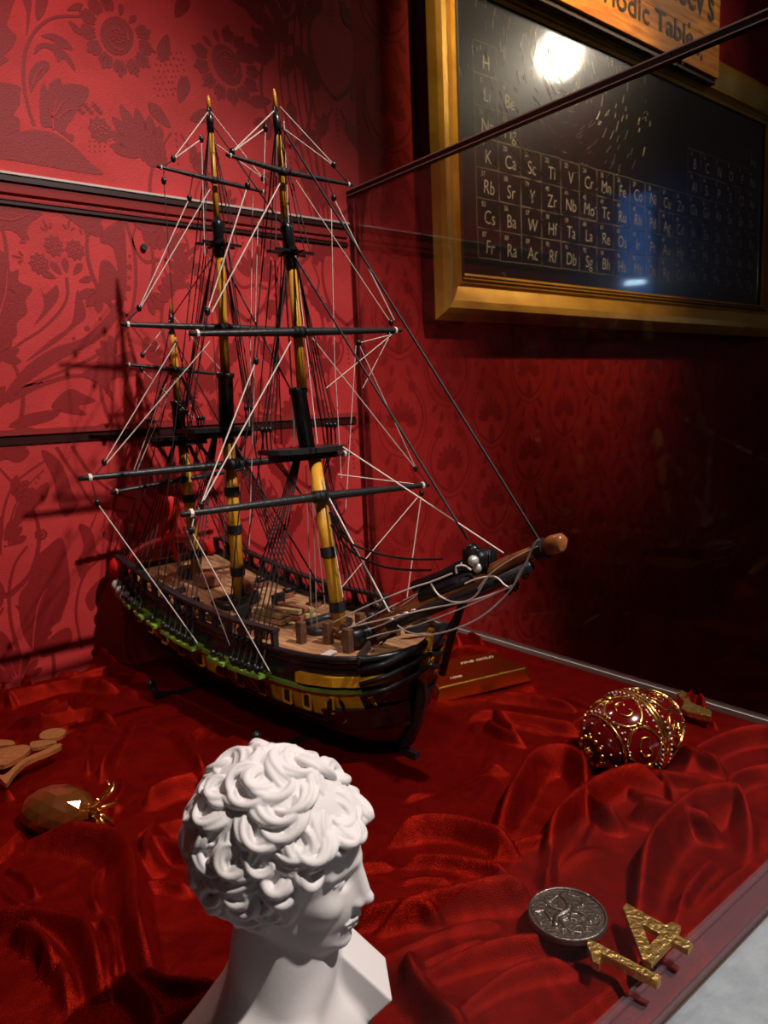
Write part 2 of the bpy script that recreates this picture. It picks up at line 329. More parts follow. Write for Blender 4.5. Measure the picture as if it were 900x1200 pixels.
dstroke(4, 2, (-8,470),(20,455),(50,448)); dfill((60,476),(80,456),(98,462),(112,470),(92,476),(102,486),(78,484)); dfill((10,500),(30,486),(70,480),(60,492),(30,500))
# below the dark seam
dfill((-10,520),(20,522),(35,530),(22,542),(5,538),(-10,545)); dstroke(3.4, 2.4, (0,650),(4,600),(18,566),(52,540)); dstroke(2.4, 1.8, (10,640),(14,604),(28,574),(52,550))
for k in range(12): PD.dot(wx((6+k*3.6, 640-k*8.2+max(0, k-6)*2)), .0026, 0, 3)
dfill((48,528),(62,560),(66,578),(72,600),(80,604),(92,590),(84,575),(78,556),(66,536)); dstroke(5, 2, (66,524),(90,560),(110,590),(150,600)); dstroke(5, 3, (84,522),(104,552),(130,575),(160,585))
dfill((20,592),(34,580),(55,565),(56,580),(46,590),(30,606),(15,622)); flower(PD, PLt, wx((48, 626)), .008, 0)
dfill((72,630),(79,655),(82,690),(74,718),(70,728),(60,736),(50,762),(36,758),(25,735),(22,700),(34,680),(38,658),(54,642)); lstroke(2, 1, (38,765),(40,735),(46,705),(55,690)); 
dstroke(5, 3, (24,770),(13,730),(11,690),(18,660),(32,640)); dstroke(4, 3, (96,760),(89,715),(98,675),(120,652)); dfill((92,615),(106,620),(112,640),(108,655),(97,680),(90,660),(98,640))
dfill((100,700),(115,680),(128,676),(120,692),(108,716)); dfill((-5,680),(5,690),(2,710),(-8,715)); dfill((48,770),(58,748),(80,735),(84,750),(70,762)); dfill((-10,740),(8,745),(16,770),(-10,775))
# stretch behind the masts
for k, (p, a, s_) in enumerate([((190, 300), 1.2, .06), ((225, 330), 2.2, .05), ((300, 330), 1.4, .06), ((350, 340), 1.9, .05), ((180, 470), 1.0, .06), ((240, 470), 2.0, .07), ((300, 480), 1.3, .06), ((345, 520), 1.8, .06), ((200, 590), 1.4, .07), ((300, 600), 1.6, .07), ((260, 250), 1.5, .05), ((380, 420), 1.5, .05), ((385, 600), 1.6, .05), ((140, 640), 1.2, .05)]):
    fan(PD, wx(p), a, s_, 7, 2.2)
    for s2 in (-1, 1): PD.stroke([(wx(p)[0]+s2*.004, wx(p)[1]-.005), (wx(p)[0]+s2*.03, wx(p)[1]-.01), (wx(p)[0]+s2*.045, wx(p)[1]+.02), (wx(p)[0]+s2*.03, wx(p)[1]+.055)], .006, .002)
for pr in (PD, PLt):                          # the print stops at the panel's end
    pr.v = [(min(v[0], PX1-.001), v[1], v[2]) for v in pr.v]
for pr, nm, m in ((PD, 'damask_print', 'patL'), (PLt, 'damask_print_light', 'wallL')):
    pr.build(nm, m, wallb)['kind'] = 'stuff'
PR = Print(YW+.0146)
for i in range(13):
    for j in range(9):
        cx, cz = .98+i*.135, -.25+j*.20+(.10 if i % 2 else 0)
        fan(PR, (cx, cz), math.pi/2, .062, 9, 2.6)
        PR.petal((cx, cz-.004), -math.pi/2, 0, .045, .02)
        for s_ in (-1, 1):
            PR.stroke([(cx, cz-.05), (cx+s_*.034, cz-.03), (cx+s_*.058, cz+.012), (cx+s_*.05, cz+.055), (cx+s_*.012, cz+.10)], .006, .003)
            PR.stroke([(cx, cz-.062), (cx+s_*.045, cz-.042), (cx+s_*.067, cz+.012), (cx+s_*.058, cz+.06), (cx+s_*.02, cz+.11)], .003, .002)
            for a in (.3, .8, 1.3): PR.petal((cx+s_*.022, cz+.074), math.pi/2-s_*a, 0, .026, .010)
            PR.petal((cx+s_*.03, cz-.05), -math.pi/2+s_*.7, 0, .03, .012); PR.petal((cx+s_*.018, cz-.07), -math.pi/2+s_*.3, 0, .028, .010)
        for k in range(6): PR.dot((cx, cz+.075+k*.007), .0016, 0, 5)
PR.v = [(max(v[0], PX1+.001), v[1], v[2]) for v in PR.v]
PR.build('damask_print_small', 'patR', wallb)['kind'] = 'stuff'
# filling ornament between the traced figures
PF = Print(YW-.0003)
for i in range(-14, 5):
    for j in range(6 if i > -2 else 8):
        cx, cz = .42+i*.105, .02+j*.20+(.10 if i % 2 else 0)
        if (cz > .80 and -2 < i < 3) or -2 < i < 0: continue
        if i <= -2: fan(PF, (cx, cz), math.pi/2, .05, 7, 2.4)
        for s_ in (-1, 1):
            PF.stroke([(cx, cz-.07), (cx+s_*.034, cz-.04), (cx+s_*.050, cz+.012), (cx+s_*.042, cz+.06), (cx+s_*.008, cz+.115)], .008, .003)
            for a in (.3, .8, 1.3, 1.8): PF.petal((cx+s_*.02, cz+.07), math.pi/2-s_*a, .004, .034, .012)
            for a in (.2, .7, 1.2): PF.petal((cx+s_*.036, cz-.03), -math.pi/2+s_*a, .004, .036, .013)
        for k in range(7): PF.dot((cx, cz+.060+k*.009), .0022, 0, 6)
PF.v = [(min(v[0], PX1-.001), v[1], v[2]) for v in PF.v]; PF.build('damask_print_scroll', 'patL', wallb)['kind'] = 'stuff'
# ledges along the near wall
q0 = onp(0, 195, [0, 1.10, 0], np.array([0, 1, 0])); zt = q0[2]
t1 = G(); t1.box((-.10, YW-.005, zt+.002), (1.9, .010, .003), mi=2); t1.box((-.10, YW-.004, zt-.004), (1.9, .008, .008), mi=1); t1.box((-.10, YW-.002, zt-.016), (1.9, .005, .013), mi=0); t1.box((-.10, YW-.003, zt-.031), (1.9, .006, .003), mi=0); t1.box((-.10, YW-.002, zt-.036), (1.9, .005, .004), mi=1)  # pale top box is the ledge's highlight line put in as colour
struct('trim_1', t1, ['ledge', 'ledged', 'pale'])
zs = wx((0, 518))[1]
t2 = G(); t2.box((-.10, YW-.003, zs+.012), (1.9, .005, .008), mi=0); t2.box((-.10, YW-.001, zs), (1.9, .003, .011), mi=1); struct('trim_2', t2, ['ledge', 'ledged'])
nail = G().tube([(wx((168, 290))[0], YW, wx((168, 290))[1]), (wx((168, 290))[0], YW-.006, wx((168, 290))[1])], .005, 10).build('wall_plug', 'rope', wallb)

# ------------------------------------------------------------------ display case
case = thing('display_case', 'clear glass display case with pale front rail around the velvet', 'display case', (.4, .65, 0))
G().box((.02, .66, -.03), (1.69, .94, .05)).build('base_board', 'base', case)
G().box((.858, .675, .39), (.006, .915, .79)).build('side_pane', 'glassside', case)
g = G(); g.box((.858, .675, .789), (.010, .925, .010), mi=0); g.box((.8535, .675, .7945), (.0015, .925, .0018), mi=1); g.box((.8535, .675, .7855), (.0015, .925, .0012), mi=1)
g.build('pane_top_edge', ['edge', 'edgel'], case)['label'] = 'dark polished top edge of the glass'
G().box((.860, .675, .004), (.014, .925, .010)).build('side_rail', 'pale', case)
G().box((.02, .213, .398), (1.67, .005, .782)).build('front_pane', 'glass', case)
g = G(); g.box((.02, .229, .006), (1.67, .026, .003)); g.box((.02, .2365, .0085), (1.67, .003, .002)); g.build('reflection_strip', 'strip', case)['label'] = 'reflection along the front glass, made as a hazy clear strip'  # hazy clear strip stands in for a reflection along the glass
prof = [(.2155, -.004), (.2145, .003), (.205, .005), (.17, .010), (.12, .012), (.07, .006), (.03, -.01), (.01, -.04), (.0, -.06), (.2155, -.06)]
G().prism([(-.8, p[0], p[1]) for p in prof], (1.75, 0, 0)).build('front_rail', 'metalrail', case)['label'] = 'pale speckled metal rail'
# ------------------------------------------------------------------ velvet cloth (folded height field)
FOLDS = [  # picture trace of each crest, height, width
 ([(-60,972),(40,966),(100,968),(140,978),(158,1010),(163,1060),(172,1110),(190,1150)], .034, .020),
 ([(-60,1075),(0,1062),(60,1072),(100,1084),(110,1120),(112,1170)], .028, .018),
 ([(150,1003),(180,994),(215,1003)], .016, .008), ([(160,1040),(190,1030),(230,1038)], .018, .010),
 ([(120,1130),(160,1150),(190,1200),(210,1260)], .024, .012), ([(20,1150),(60,1120),(80,1180)], .02, .012),
 ([(430,975),(480,955),(530,952),(575,968),(608,992)], .030, .016),
 ([(560,985),(590,925),(615,885),(650,878),(680,895),(690,925)], .040, .018),
 ([(625,1000),(655,950),(700,915),(750,903),(805,915)], .034, .018),
 ([(735,1060),(765,1000),(800,945),(840,925),(874,930),(880,990)], .036, .016),
 ([(815,1190),(835,1110),(855,1060),(885,1000),(930,955)], .038, .018),
 ([(425,1085),(480,1062),(540,1048),(590,1034),(628,1045)], .030, .016), ([(600,1070),(660,1068),(700,1085)], .004, .02),
 ([(430,1190),(500,1150),(570,1120),(640,1098),(690,1095)], .022, .012), ([(500,1215),(580,1160),(640,1130),(700,1120)], .02, .010), ([(430,1135),(520,1105),(600,1080)], .016, .009),
 ([(450,930),(510,905),(560,897),(605,905)], .024, .012), ([(520,838),(590,836),(650,846),(690,850)], .026, .012), ([(560,812),(620,815),(680,830)], .018, .010),
 ([(505,870),(560,862),(620,858)], .02, .010), ([(500,935),(530,915),(560,920)], .012, .006),
 ([(-40,785),(30,768),(90,758),(150,766)], .045, .022), ([(-30,815),(40,806),(100,796),(150,804)], .03, .014), ([(0,840),(50,838),(110,828),(150,845)], .026, .014),
 ([(120,905),(140,880),(150,850),(158,830)], .022, .010), ([(90,850),(110,870),(115,900)], .018, .010), ([(150,935),(190,915),(240,902)], .024, .012), ([(145,985),(180,965),(225,955)], .02, .010),
 ([(-40,930),(0,915),(30,925)], .02, .014), ([(40,905),(55,925),(90,918)], .016, .008), ([(190,850),(220,870),(240,895)], .02, .012),
 ([(800,890),(835,865),(870,850),(930,846)], .030, .014), ([(812,800),(820,812),(840,842)], .030, .008), ([(850,915),(885,900),(930,898)], .024, .012), ([(790,850),(810,812),(822,802)], .03, .008),
 ([(760,1120),(790,1090),(815,1040)], .012, .014), ([(690,1000),(710,960),(705,935)], .012, .012), ([(640,1030),(680,1000),(730,990)], .010, .014),
 ([(440,1010),(500,1000),(560,1010),(600,1030)], .022, .012), ([(445,1040),(490,1030),(530,1036)], .016, .010), ([(470,905),(500,890),(530,880)], .018, .010),
 ([(660,960),(640,1000),(625,1040)], .020, .014), ([(850,1000),(830,1030),(800,1060)], .018, .012), ([(450,1165),(520,1130),(590,1105)], .016, .008), ([(0,1120),(30,1105),(60,1130),(70,1190)], .022, .012), ([(120,1060),(135,1100),(130,1160)], .020, .012),
 ([(30,1000),(80,1010),(120,1035)], .010, .014), ([(60,800),(130,782),(170,790)], .022, .010), ([(30,870),(70,852),(100,838)], .020, .009), ([(100,960),(130,930),(150,900)], .018, .010), ([(640,810),(690,828),(730,835)], .018, .009), ([(540,855),(600,850),(660,862)], .018, .009)]
X0, X1, Y0, Y1, HS = -.22, .851, .222, 1.13, .0020
gx = np.arange(X0, X1+1e-6, HS); gy = np.arange(Y0, Y1+1e-6, HS); GX, GY = np.meshgrid(gx, gy)
def vnoise(x, y, s, seed):
    r = np.random.default_rng(seed).random((64, 64)); u, v = x/s+17.3, y/s+9.1
    i, j = np.floor(u).astype(int), np.floor(v).astype(int); a, b = u-i, v-j; a = a*a*(3-2*a); b = b*b*(3-2*b)
    q = lambda m, n: r[m % 64, n % 64]
    return (q(i, j)*(1-a)+q(i+1, j)*a)*(1-b)+(q(i, j+1)*(1-a)+q(i+1, j+1)*a)*b
wxn = GX+.022*(vnoise(GX, GY, .09, 1)-.5); wyn = GY+.022*(vnoise(GX, GY, .09, 2)-.5)
HT = .002+.014*vnoise(wxn, wyn, .15, 3)+.006*vnoise(wxn, wyn, .07, 13)
def fold(P, hh, wn, wf, k=.004, sharp=1.1):            # near and far widths
    global HT
    P = [np.array(p) for p in P]; A_ = np.array(P); pad = 4*max(wn, wf)+.02
    i0, i1 = np.clip([(A_[:, 0].min()-pad-X0)/HS, (A_[:, 0].max()+pad-X0)/HS], 0, GX.shape[1]).astype(int)
    j0, j1 = np.clip([(A_[:, 1].min()-pad-Y0)/HS, (A_[:, 1].max()+pad-Y0)/HS], 0, GX.shape[0]).astype(int)
    if i1-i0 < 2 or j1-j0 < 2: return
    sl = (slice(j0, j1), slice(i0, i1)); X, Y = wxn[sl], wyn[sl]
    best = np.full(X.shape, 9.); side = np.zeros(X.shape); tt = np.zeros(X.shape); n = len(P)-1
    for i in range(n):
        a, b = P[i], P[i+1]; d = b-a; L2 = d.dot(d)+1e-12
        t = np.clip(((X-a[0])*d[0]+(Y-a[1])*d[1])/L2, 0, 1); ex, ey = X-a[0]-t*d[0], Y-a[1]-t*d[1]; dd = np.hypot(ex, ey); m = dd < best
        best = np.where(m, dd, best); tt = np.where(m, (i+t)/n, tt); side = np.where(m, np.clip((d[0]*ey-d[1]*ex)/(math.sqrt(L2)*.006), -1, 1), side)
    u = np.clip(np.minimum(tt, 1-tt)*4, 0, 1); taper = .15+.85*u*u*(3-2*u)
    w_ = wn+(wf-wn)*(side*.5+.5); g_ = (1+(best/w_)**2)**-sharp-(1+16.)**-sharp*1
    v = hh*taper*np.maximum(g_, 0); h = HT[sl]; q = np.clip(.5+.5*(v-h)/k, 0, 1); HT[sl] = h*(1-q)+v*q+k*q*(1-q)
fr = np.random.default_rng(77)
for q in range(130):                                  # many small secondary folds following a slow drift of direction
    x, y = fr.uniform(X0, X1), fr.uniform(Y0, Y1); a0 = .5+2.2*float(vnoise(np.array(x), np.array(y), .22, 41))+fr.normal(0, .35); P = [(x, y)]; tn_ = fr.normal(0, 9)
    for s_ in range(9): P.append((P[-1][0]+.010*math.cos(a0), P[-1][1]+.010*math.sin(a0))); a0 += tn_*.010
    big = fr.random(); fold(P, .014+.024*big, .005+.008*big, .0035+.004*big, .002)
for pts, hh, ww in FOLDS:
    P = spline([onz(p[0], p[1], hh*1.0)[:2] for p in pts], 4); fold(P, hh*1.2, ww*.75, ww*.45, .003)
for _ in range(1):
    Hp = np.pad(HT, 1, mode='edge'); HT = (Hp[1:-1, 1:-1]*2+Hp[:-2, 1:-1]+Hp[2:, 1:-1]+Hp[1:-1, :-2]+Hp[1:-1, 2:])/6
FLATS = []                                             # (x, y, radius, height) under resting things
def flatten(x, y, r, z, soft=.02):
    global HT
    d = np.hypot(GX-x, GY-y); m = np.clip(1-(d-r)/soft, 0, 1); m = m*m*(3-2*m); HT = HT*(1-m)+np.minimum(HT, z)*m
def hgt(x, y):
    i = int(round((x-X0)/HS)); j = int(round((y-Y0)/HS)); return float(HT[min(max(j, 0), HT.shape[0]-1), min(max(i, 0), HT.shape[1]-1)])
# ship stands in a hollow
SA = np.array([-.105, .9945]); SF = np.array([.485, .70])   # ship axis (aft) and foremast foot
for t in np.arange(-.12, .40, .03):
    p = SF+SA*t; flatten(p[0], p[1], .07, .004, .03)
flatten(.185, .335, .075, .002, .02)
p = SF+SA*.27+np.array([-SA[1], SA[0]])*.118; flatten(p[0], p[1], .02, .008, .02); p = SF+SA*.02+np.array([-SA[1], SA[0]])*.118; flatten(p[0], p[1], .02, .008, .02)
medz = .024; mc = onz(665, 1072, medz+.002); flatten(mc[0], mc[1], .030, medz-.0005, .012)
n1c = onz(735, 1128, .026); n4c = onz(765, 1092, .026)
for p in (onz(700, 1110, .026), onz(735, 1130, .026), onz(762, 1143, .026), onz(745, 1075, .026), onz(765, 1110, .026), onz(790, 1100, .026), onz(805, 1105, .026)): flatten(p[0], p[1], .012, .022, .014)
egc = onz(742, 857, .040); flatten(egc[0], egc[1], .025, .004, .03)
for p in ((560, 790), (590, 785), (530, 792), (515, 752), (500, 750)): q = onz(*p, .03); flatten(q[0], q[1], .03, .010, .02)
pac = onz(68, 958, .022); flatten(pac[0], pac[1]+.005, .022, .006, .014); q = onz(120, 950, .02); flatten(q[0], q[1], .012, .006, .012)
for p in ((10, 885), (40, 875), (60, 862), (15, 905)): q = onz(*p, .03); flatten(q[0], q[1], .02, .026, .02)
q = onz(825, 828, .03); flatten(q[0], q[1], .02, .018, .01)
edge_m = np.clip((GY-Y0)/.03, 0, 1)*np.clip((X1-GX)/.03+.15, 0, 1); HT = HT*edge_m+.002*(1-edge_m); HT = np.minimum(HT, .003+np.maximum(0, GY-.244)*1.2)
HT = HT*np.clip(1.0, 0, 1)
ny, nx = HT.shape
vv = np.stack([GX, GY, HT], -1).reshape(-1, 3)
idx = np.arange(nx*ny).reshape(ny, nx); ff = np.stack([idx[:-1, :-1], idx[:-1, 1:], idx[1:, 1:], idx[1:, :-1]], -1).reshape(-1, 4)
cloth = link('velvet_cloth', np_mesh('velvet_cloth', vv, ff), 'velvet', None, True)
tag(cloth, 'crumpled deep red velvet cloth spread in folds over the case floor', 'cloth')

# ------------------------------------------------------------------ plaster bust by distance field
H = .104
VX = .0007
Bc = np.array([.186, .332]); 
def surface_nets(F, org, h):
    s = F < 0; a = s[:-1, :-1, :-1]; tot = np.zeros(a.shape, np.int8); cs = []
    for i in (0, 1):
        for j in (0, 1):
            for k in (0, 1): cs.append((i, j, k)); tot += s[i:i+a.shape[0], j:j+a.shape[1], k:k+a.shape[2]]
    act = (tot > 0) & (tot < 8); I = np.argwhere(act); ids = np.full(a.shape, -1, np.int64); ids[act] = np.arange(len(I))
    acc = np.zeros((len(I), 3)); cnt = np.zeros(len(I)); val = {c: F[I[:, 0]+c[0], I[:, 1]+c[1], I[:, 2]+c[2]] for c in cs}
    for c in cs:
        for ax in range(3):
            if c[ax] == 0:
                d = list(c); d[ax] = 1; d = tuple(d); v0, v1 = val[c], val[d]; m = (v0 < 0) != (v1 < 0)
                t = np.where(m, v0/(v0-v1+1e-20), 0); p = np.array(c, float)[None].repeat(len(I), 0); p[:, ax] = t
                acc += p*m[:, None]; cnt += m
    V = org+(I+acc/cnt[:, None])*h; Fs = []
    for ax in range(3):
        sl0 = [slice(None)]*3; sl1 = [slice(None)]*3; sl0[ax] = slice(0, -1); sl1[ax] = slice(1, None)
        ch = s[tuple(sl0)] != s[tuple(sl1)]; E_ = np.argwhere(ch); b, c = (ax+1) % 3, (ax+2) % 3
        E_ = E_[(E_[:, b] > 0) & (E_[:, c] > 0) & (E_[:, b] < a.shape[b]) & (E_[:, c] < a.shape[c])]
        q = []
        for (db, dc) in ((0, 0), (1, 0), (1, 1), (0, 1)):
            e = E_.copy(); e[:, b] -= db; e[:, c] -= dc; q.append(ids[e[:, 0], e[:, 1], e[:, 2]])
        q = np.stack(q, 1); fl = s[E_[:, 0], E_[:, 1], E_[:, 2]]; q[fl] = q[fl][:, ::-1]; Fs.append(q)
    Fs = np.concatenate(Fs); Fs = Fs[(Fs >= 0).all(1)]; return V, Fs[:, ::-1]
HC = np.array([Bc[0], Bc[1], .150]); AZ = math.radians(-48); TILT = math.radians(-7)
fw = np.array([math.cos(AZ)*math.cos(TILT), math.sin(AZ)*math.cos(TILT), math.sin(TILT)]); lf = np.array([-math.sin(AZ), math.cos(AZ), 0]); up_ = np.cross(fw, lf)
RH = np.stack([fw, lf, up_])                      # world -> head rows
lo = np.array([Bc[0]-.108, Bc[1]-.085, -.002]); hi = np.array([Bc[0]+.108, Bc[1]+.085, .235])
nn = np.ceil((hi-lo)/VX).astype(int); Fd = np.full(nn, .02, np.float32)
AX = [lo[i]+np.arange(nn[i])*VX for i in range(3)]
def smin(a, b, k): h = np.clip(.5+.5*(b-a)/k, 0, 1); return b*(1-h)+a*h-k*h*(1-h)
def region(c, r):
    s = []
    for i in range(3):
        a = max(int((c[i]-r[i]-lo[i])/VX), 0); b = min(int((c[i]+r[i]-lo[i])/VX)+2, nn[i]); s.append(slice(a, max(b, a)))
    return tuple(s)
def grid(s): return AX[0][s[0]][:, None, None], AX[1][s[1]][None, :, None], AX[2][s[2]][None, None, :]
def apply(c, r, fn, k, sub=False):
    r = np.asarray(r)+k*2+.004; s = region(c, r)
    if any(q.stop <= q.start for q in s): return
    x, y, z = grid(s); d = fn(x-c[0], y-c[1], z-c[2]).astype(np.float32)
    Fd[s] = -smin(-Fd[s], d, k) if sub else smin(Fd[s], d, k)
def hw(p): return HC+(np.array(p)*H)@RH           # head coords (fwd,left,up in head heights) -> world
def ell(p, rad, k=.03, sub=False, rot=None, head=True):
    c = hw(p) if head else np.array(p); R_ = RH if head else np.eye(3); sc_ = H if head else 1
    if rot is not None: R_ = rot@R_
    rr = np.array(rad)*sc_; 
    def fn(x, y, z):
        q = [R_[i, 0]*x+R_[i, 1]*y+R_[i, 2]*z for i in range(3)]
        k0 = np.sqrt(sum((q[i]/rr[i])**2 for i in range(3))); k1 = np.sqrt(sum((q[i]/rr[i]**2)**2 for i in range(3))); return k0*(k0-1)/(k1+1e-9)
    apply(c, [rr.max()]*3, fn, k*sc_, sub)
def cap(a, b, r0, r1, k=.03, sub=False, head=True):
    a_, b_ = (hw(a), hw(b)) if head else (np.array(a), np.array(b)); s_ = H if head else 1; r0 *= s_; r1 *= s_; ba = b_-a_; L2 = ba.dot(ba)+1e-12; c = (a_+b_)/2
    def fn(x, y, z):
        X, Y, Z = x+c[0]-a_[0], y+c[1]-a_[1], z+c[2]-a_[2]; t = np.clip((X*ba[0]+Y*ba[1]+Z*ba[2])/L2, 0, 1)
        return np.sqrt((X-t*ba[0])**2+(Y-t*ba[1])**2+(Z-t*ba[2])**2)-(r0+(r1-r0)*t)
    apply(c, np.abs(ba)/2+max(r0, r1), fn, k*s_, sub)
def ry(a): c, s = math.cos(a), math.sin(a); return np.array([[c, 0, s], [0, 1, 0], [-s, 0, c]])
# torso faces the front glass (-y); cut shoulders
bx_, by_ = Bc
cap((bx_-.005, by_+.012, .05), (bx_+.002, by_+.006, .125), .033, .029, .012, head=False)         # neck
ell((bx_-.004, by_+.008, .024), (.056, .038, .042), .012, head=False)                            # chest
cap((bx_-.03, by_+.016, .050), (bx_-.078, by_+.012, .030), .024, .022, .014, head=False)        # shoulder towards the viewer's left
def slab(a, b, hx, hz, k):                        # cut stump of the far shoulder
    a_, b_ = np.array(a), np.array(b); c = (a_+b_)/2; L_ = np.linalg.norm(b_-a_)/2; e0 = nz(b_-a_); e1 = nz(np.cross([0, 0, 1.], e0)); e2 = np.cross(e0, e1)
    def fn(x, y, z):
        q = [np.abs(e[0]*x+e[1]*y+e[2]*z)-h for e, h in ((e0, L_), (e1, hx), (e2, hz))]
        return np.sqrt(sum(np.maximum(i, 0)**2 for i in q))+np.minimum(np.maximum(q[0], np.maximum(q[1], q[2])), 0)-.0015
    apply(c, [L_+hx+hz]*3, fn, k)
slab((bx_+.016, by_+.014, .090), (bx_+.051, by_-.008, .040), .016, .008, .004)
cap((bx_-.012, by_-.020, .060), (bx_+.022, by_+.002, .10), .004, .006, .014, head=False)         # neck tendon
cap((bx_-.012, by_-.029, .052), (bx_-.055, by_-.012, .053), .003, .002, .016, head=False)     # collar bones
ell((bx_-.004, by_-.036, .060), (.005, .006, .006), .005, True, head=False)
# skull and face
ell((-.06, 0, .12), (.42, .325, .37), .05); ell((.10, 0, -.10), (.26, .255, .34), .10); ell((.17, 0, -.27), (.19, .17, .19), .08)
ell((.27, 0, -.20), (.12, .13, .15), .06)                                               # muzzle
cap((-.02, .19, -.20), (.22, .06, -.40), .09, .07, .07); cap((-.02, -.19, -.20), (.22, -.06, -.40), .09, .07, .07)
ell((.305, 0, -.43), (.075, .085, .065), .05)                                           # chin
ell((.26, 0, .16), (.13, .23, .15), .06)                                                # forehead
for s_ in (-1, 1):
    cap((.362, .03*s_, .040), (.275, .20*s_, .045), .034, .03, .03)                       # brow
    ell((.365, .105*s_, -.038), (.06, .065, .045), .03, True)                           # socket
    ell((.285, .112*s_, -.035), (.055, .058, .048), .008)                                # eyeball
    cap((.335, .06*s_, -.012), (.298, .175*s_, -.016), .014, .012, .008); cap((.325, .06*s_, -.062), (.297, .165*s_, -.060), .010, .008, .010)
    ell((.23, .16*s_, -.15), (.10, .075, .09), .05)                                      # cheek
    ell((.395, .042*s_, -.195), (.040, .026, .026), .016)                                # nostril wing
    ell((.418, .024*s_, -.222), (.016, .010, .008), .006, True)
    ell((-.02, .33*s_, -.09), (.05, .025, .085), .012); ell((-.015, .352*s_, -.07), (.022, .014, .05), .01, True)  # ear
cap((.345, 0, .06), (.430, 0, -.165), .040, .040, .03); cap((.30, 0, 0), (.37, 0, -.17), .05, .055, .04); ell((.450, 0, -.180), (.036, .034, .032), .016)    # nose
cap((.365, 0, -.22), (.385, 0, -.275), .035, .03, .03)
cap((.392, -.035, -.290), (.400, 0, -.284), .018, .021, .010); cap((.400, 0, -.284), (.392, .035, -.290), .021, .018, .010)
cap((.362, -.085, -.304), (.392, -.03, -.290), .010, .018, .010); cap((.362, .085, -.304), (.392, .03, -.290), .010, .018, .010)
cap((.362, -.065, -.324), (.386, 0, -.332), .014, .026, .010); cap((.362, .065, -.324), (.386, 0, -.332), .014, .026, .010)
cap((.366, -.085, -.309), (.412, -.01, -.307), .003, .004, .012, True); cap((.366, .085, -.309), (.412, .01, -.307), .003, .004, .012, True)
ell((.30, 0, -.365), (.082, .085, .05), .03)
# hair: a mass and many curling tapered locks
ell((-.09, 0, .14), (.45, .378, .405), .03); ell((-.27, 0, -.08), (.18, .27, .25), .06); ell((-.06,-.25,.02), (.22,.12,.17), .05); ell((-.06,.25,.02), (.22,.12,.17), .05)
hc = np.array([-.085, 0, .10]); hr = np.array([.46, .385, .44])
def scalp(a, b, lift=0): 
    q = np.array([math.cos(b)*math.cos(a), math.cos(b)*math.sin(a), math.sin(b)]); p = hc+hr*q*(1+lift)
    if q[2] < 0: p[:2] *= 1-.10*(-q[2])
    return p
def strand(pts, r0, r1, k=.003):
    m = len(pts)
    for i in range(m):
        t = i/(m-1); r = r0*math.sin(math.pi*min(1, .22+.62*t))*(1-.0*t)+(r1-r0)*max(0, t-.6)*0; r = max(r, r1)
        c = hw(pts[i]); rr = r*H
        apply(c, [rr]*3, lambda x, y, z, rr=rr: np.sqrt(x*x+y*y+z*z)-rr, k*H)
def lock(a, b, direc, length, turn, width=.036, nst=3, lift=.02):
    q0 = scalp(a, b)
    n_ = nz((q0-hc)/hr**2); e1 = nz(np.cross([0, 0, 1.], n_)) if abs(n_[2]) < .95 else np.array([0, 1., 0]); e2 = np.cross(n_, e1)
    for j in range(nst):
        off = (j-(nst-1)/2)*width*1.15; pts = []; ang = direc; p = np.array([0., 0.]); side_ = np.array([-math.sin(direc), math.cos(direc)])*off; M_ = 30
        for i in range(M_):
            t = i/(M_-1); g2 = p+side_*(1-.75*t)
            P3 = q0+e1*g2[0]+e2*g2[1]; d_ = (P3-hc)/hr; P3 = hc+hr*d_/np.linalg.norm(d_)
            nrm = nz((P3-hc)/hr**2); pts.append(P3+nrm*(lift*math.sin(math.pi*t)+(.010 if j == (nst-1)//2 else 0)-.012*(1-t)))
            ang = direc+turn*t**1.25; p = p+np.array([math.cos(ang), math.sin(ang)])*length/M_
        strand(pts, width, .011)
lr = np.random.default_rng(21)
pts_ = []
for tr in range(6000):
    a = lr.uniform(-math.pi, math.pi); sb = lr.uniform(-.8, 1); b = math.asin(sb)
    q = np.array([math.cos(b)*math.cos(a), math.cos(b)*math.sin(a), math.sin(b)])
    if q[0] > .25 and q[2] < .38+.25*max(0, q[0]-.6): continue           # face stays open
    if q[0] > -.15 and q[2] < -.30: continue
    if all(np.linalg.norm(q-p) > .19 for p in pts_): pts_.append(q)
for q in pts_:
    a = math.atan2(q[1], q[0]); b = math.asin(q[2]); s_ = lr.choice([-1, 1])
    down = -math.pi/2 if q[2] < .75 else lr.uniform(0, 6.28)
    lock(a, b, down+lr.uniform(-1.0, 1.0), lr.uniform(.28, .44), s_*lr.uniform(1.8, 4.6), lr.uniform(.017, .023), 5, lr.uniform(.01, .045))
for y_, tn in ((-.26, -3.2), (-.16, 3.4), (-.05, -3.6), (.06, 3.2), (.17, -3.4), (.27, 3)):   # forelocks over the brow
    a = math.atan2(y_*1.15, .40); lock(a, math.asin(.50), -math.pi/2+lr.uniform(-.4, .4), .30, tn, .022, 4, .07)
for a, b in ((-1.35, -.02), (-1.55, -.18), (-1.15, .10), (-1.8, -.30), (-2.1, -.42), (-2.5, -.45), (1.4, -.1), (1.7, -.3), (-1.0, .2)):
    lock(a, b, -math.pi/2+lr.uniform(-.6, .6), .22, lr.choice([-1, 1])*3.4, .026, 3, .04)
V_, F_ = surface_nets(Fd, lo, VX)
V_[:, 2] = np.maximum(V_[:, 2], 0)
bust = link('plaster_bust', np_mesh('plaster_bust', V_, F_), 'plaster', None, True)
tag(bust, 'white plaster bust of a curly-haired young man looking to the right', 'sculpture')
bust.location.z = .003
